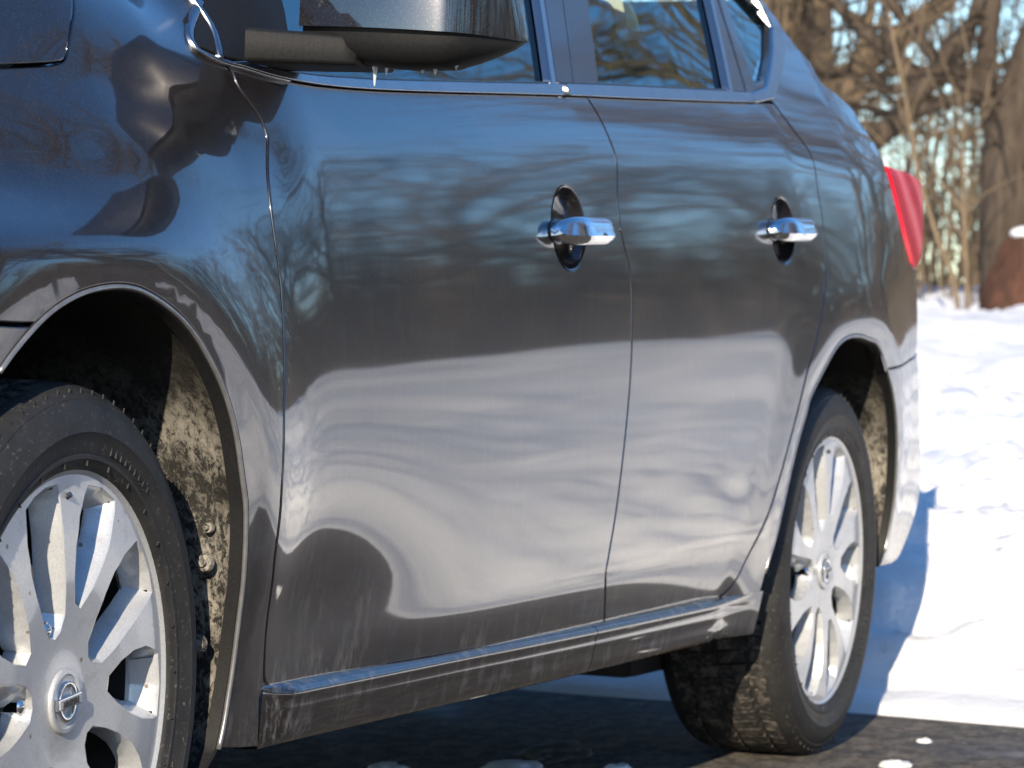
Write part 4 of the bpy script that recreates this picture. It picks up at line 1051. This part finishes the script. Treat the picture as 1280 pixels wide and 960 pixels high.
# ---- the crooked old tree on the right
rg = np.random.default_rng(3)
def offs(P, d=.35):
    ph = rg.uniform(0, 6.3); return [(p[0]+d*math.sin(ph+i*.7), p[1], p[2]) for i, p in enumerate(P)]
def crooked_tree():
    t = empty('crooked_tree', 'crooked old tree with thick trunk and low twisting limbs at the right edge', 'tree', (17, 3.0, 1.0))
    o = np.array([17, 3.0, 1.0])
    tk = Tubes(); tr_ = [(17.0, 3.0, .8), (17.0, 3.02, 1.05), (17.0, 3.04, 1.27), (17.0, 3.06, 1.5), (17.0, 3.07, 1.74), (17.0, 3.06, 2.02), (17.05, 3.0, 2.3), (17.1, 2.91, 2.63), (17.2, 2.78, 3.1), (17.3, 2.7, 4.0), (17.2, 2.8, 5.5)]
    polytube(tk, [np.array(p)-o for p in tr_], .19, .06, 10)
    link('trunk', tk.mesh('trunk', M['bark']), t)
    limbs = [([(17.0, 3.95, 1.95), (17.0, 3.8, 2.06), (17.0, 3.66, 2.23), (17.0, 3.52, 2.39), (17.0, 3.41, 2.56), (17.0, 3.29, 2.73), (17.0, 3.23, 3.01), (17.0, 3.22, 3.6)], .075, .05),
      ([(17.0, 3.73, 2.13), (17.0, 3.54, 2.19), (17.0, 3.37, 2.24), (17.0, 3.2, 2.28), (17.0, 2.94, 2.31)], .045, .035),
      ([(17.0, 4.4, 3.1), (17.0, 4.13, 2.78), (17.0, 3.95, 2.62), (17.0, 3.82, 2.53), (17.0, 3.69, 2.4), (17.0, 3.60, 2.30)], .035, .05),
      ([(17.0, 4.0, 3.3), (17.0, 3.91, 2.97), (17.0, 3.82, 2.82), (17.0, 3.72, 2.69), (17.0, 3.6, 2.56), (17.0, 3.5, 2.44)], .025, .042),
      ([(17.0, 3.47, 2.39), (17.0, 3.33, 2.34), (17.0, 3.2, 2.23), (17.0, 3.09, 2.04), (17.0, 3.06, 1.75)], .06, .085),
      ([(17.0, 3.08, 1.88), (17.0, 3.17, 2.11), (17.0, 3.22, 2.4), (17.0, 3.21, 2.68), (17.0, 3.16, 3.1)], .08, .05),
      ([(17.0, 4.2, 2.36), (17.0, 4.06, 2.39), (17.0, 3.94, 2.31), (17.0, 3.81, 2.29), (17.0, 3.66, 2.30)], .025, .032),
      ([(17.0, 3.96, 1.95), (17.1, 4.1, 1.85), (17.1, 4.35, 1.95), (17.2, 4.7, 2.25)], .06, .03),
      ([(17.0, 3.05, 1.95), (17.0, 2.8, 2.2), (16.9, 2.5, 2.35), (16.9, 2.1, 2.7)], .06, .03)]
    for P, a, b_ in limbs:
        tb = Tubes(); p = polytube(tb, [np.array(q)-o for q in P], a, b_, 8)
        for k in range(22):                       # twigs off each limb
            q = p[rg.integers(0, len(p))]; d = rg.normal(0, 1, 3); d[2] = abs(d[2])*.6+.1*rg.normal(); d /= np.linalg.norm(d); L = rg.uniform(.25, .8)
            pts = [q]
            for _ in range(4): d = d+rg.normal(0, .28, 3); d /= np.linalg.norm(d); pts.append(pts[-1]+d*L/4)
            tb.add(pts, np.linspace(.012, .004, 5), 4)
        link('limb', tb.mesh('limb', M['bark']), t)
    return t
crooked_tree()
def sapling(name, label, P, r0, r1, m_, twigs=14, group=None):
    o = np.array(P[-1], float); tb = Tubes(); p = polytube(tb, [np.array(q)-o for q in P], r0, r1, 6)
    for k in range(twigs):
        q = p[rg.integers(0, len(p)*2//3)]; d = rg.normal(0, .6, 3); d[2] = abs(d[2])+.6; d /= np.linalg.norm(d); L = rg.uniform(.3, .9); pts = [q]
        for _ in range(3): d = d+rg.normal(0, .2, 3); d /= np.linalg.norm(d); pts.append(pts[-1]+d*L/3)
        tb.add(pts, np.linspace(.009, .003, 4), 3)
    return tag(link(name, tb.mesh(name, m_)), label, 'sapling', group) if not hasattr(o, 'x') else None
def sap(name, label, P, r0, r1, m_, twigs=14, group=None):
    s = sapling(name, label, P, r0, r1, m_, twigs, group); s.location = P[-1]; return s
sap('sapling', 'pale yellow-brown sapling leaning left just right of the red tail light', [(15.5, 3.42, 2.6), (15.5, 3.30, 2.1), (15.5, 3.22, 1.72), (15.5, 3.16, 1.54), (15.5, 3.09, 1.34), (15.5, 3.01, 1.17), (15.5, 2.96, .95)], .009, .014, M['twig_bark'])
sap('sapling', 'short upright tan stem standing between the leaning sapling and the rusty stump', [(15.5, 2.97, 2.0), (15.5, 2.96, 1.61), (15.5, 2.94, 1.35), (15.5, 2.91, .95)], .009, .014, M['twig_bark'])
# rusty stump with a cap of snow at its top
def stump():
    t = empty('tree_stump', 'rusty brown broken stump with a snow cap at the right edge above the snow', 'stump', (15.9, 2.68, .95))
    sec = []
    for k, (z, r) in enumerate([(0, .25), (.10, .22), (.22, .185), (.34, .16), (.42, .14), (.47, .06)]):
        sec.append([((r*(1+.18*math.sin(3*a+k)+.1*math.sin(7*a)))*math.cos(a)+.05*k*.2, (r*(1+.18*math.sin(3*a+k)+.1*math.sin(7*a)))*math.sin(a), z) for a in np.linspace(0, 2*math.pi, 19)[:-1]])
    loft('stump_body', sec, M['rusty_bark'], t, sharp=None)
    bm = bmesh.new(); bmesh.ops.create_icosphere(bm, subdivisions=3, radius=1, matrix=Matrix.Translation((0.03, -.01, .455)) @ Matrix.Diagonal((.13, .12, .045, 1)))
    o_ = bm_obj('snow_cap', bm, M['snow'], t, True, None)
stump()
# ---- individual trees: behind the car and round the camera's side, where the paint mirrors them
rnd = random.Random(5)
looks = ['tall leafless tree with spreading crown', 'shorter leafless tree with wide crown', 'tall leafless tree with high branches', 'slender young leafless tree']
behind = [(31, 5.0, 3), (21, 1.6, 3), (22.5, 3.4, 3), (24, 6.2, 3), (33, 4.2, 2), (24, 8.4, 3), (23, .2, 0), (28, 7.8, 0)]
wher = ['behind the left limbs of the crooked tree', 'behind the rusty stump at the right edge', 'deep in the thicket above the tail light', 'deep in the thicket over the rear window', 'farthest back in the thicket', 'left of the crooked tree, close to the roof pillar', 'at the far right behind the crooked trunk', 'far back, hidden mostly by the car roof']
for (x, y, k), w_ in zip(behind, wher):
    put_tree(k, x, y, rnd.uniform(0, 6.3), rnd.uniform(.75, 1.05), looks[k]+' standing '+w_, 'bare trees behind the car')
for i in range(26):
    a = R(-6-i*2.8+rnd.uniform(-1.5, 1.5)); d = rnd.uniform(23, 36)
    x, y = .8+d*math.cos(a), d*math.sin(a)-.5
    put_tree(i % 4, x, y, rnd.uniform(0, 6.3), rnd.uniform(.45, .66) if i % 5 else rnd.uniform(.75, .95), 'leafless tree of the wood mirrored in the dark paint and windows', 'leafless trees mirrored in the car')
for i in range(8):
    a = R(-80-i*9+rnd.uniform(-2, 2)); d = rnd.uniform(20, 28)
    put_tree(i % 4, .8+d*math.cos(a), d*math.sin(a), rnd.uniform(0, 6.3), rnd.uniform(.7, .95), 'leafless tree of the wood mirrored in the dark paint and windows', 'leafless trees mirrored in the car')
for (x, y, k, s_) in ((9.5, -11.5, 0, 1.0), (6.0, -14.5, 2, .95), (13.5, -13.5, 1, 1.1), (2.5, -16, 0, .9), (16.5, -10.5, 2, .8)):
    put_tree(k, x, y, rnd.uniform(0, 6.3), s_, 'big leafless tree on the camera side whose fine branches show in the fender paint', 'big leafless trees mirrored in the front fender')
# ---- undergrowth and far wood: nobody could count these stems
def thicket(name, label, N, d0, d1, a0, a1, hmin, hmax, r, m_, seed, twigs=3, cx=.8):
    g = np.random.default_rng(seed); tb = Tubes(); a = np.radians(g.uniform(a0, a1, N)); d = g.uniform(d0, d1, N)
    X, Y = cx+d*np.cos(a), d*np.sin(a); Z = snow_height(X, Y)-.1
    for x, y, z in zip(X, Y, Z):
        h = g.uniform(hmin, hmax); lean = g.normal(0, .16, 2); k = 4; t = np.linspace(0, 1, k+1)[:, None]
        p = np.array([[x, y, z]])+t*np.array([[lean[0]*h, lean[1]*h, h]])+np.cumsum(g.normal(0, .05*h/4, (k+1, 3)), 0)*t
        rr = r*g.uniform(.5, 1.5)
        tb.add(p, np.linspace(rr, rr*.3, k+1), 4)
        for j in range(twigs):
            q = p[g.integers(1, k+1)]; dd = g.normal(0, 1, 3); dd[2] = abs(dd[2])*.8; dd /= np.linalg.norm(dd); L = h*g.uniform(.12, .35)
            tb.add(np.array([q, q+dd*L*.5+g.normal(0, .05, 3), q+dd*L+np.array([0, 0, .1*L])]), [rr*.4, rr*.25, rr*.1], 3)
    return tag(link(name, tb.mesh(name, m_)), label, 'undergrowth', kind='stuff')
thicket('undergrowth', 'pale brown undergrowth of thin twigs along the top of the snow field', 1200, 16.5, 22, -6, 26, .3, 2.4, .006, M['twig_bark'], 1, 6)
thicket('undergrowth', 'sparse brown saplings and brush between the trees behind the car', 620, 23, 42, -3, 40, 1.5, 5.2, .018, M['twig_bark'], 4, 6)
thicket('undergrowth', 'thin line of far bare trees low behind the thicket', 420, 44, 62, -3, 60, 1.2, 4.2, .05, M['bark'], 5, 5)
thicket('undergrowth', 'brown brushwood of bare stems filling the wood on the camera side', 2400, 24, 40, -150, -3, 1.2, 4.2, .030, M['twig_bark'], 2, 4)
thicket('undergrowth', 'darker far wood of bare stems closing off the horizon on the camera side', 4600, 40, 60, -150, -3, 2.0, 5.5, .10, M['bark'], 3, 3)
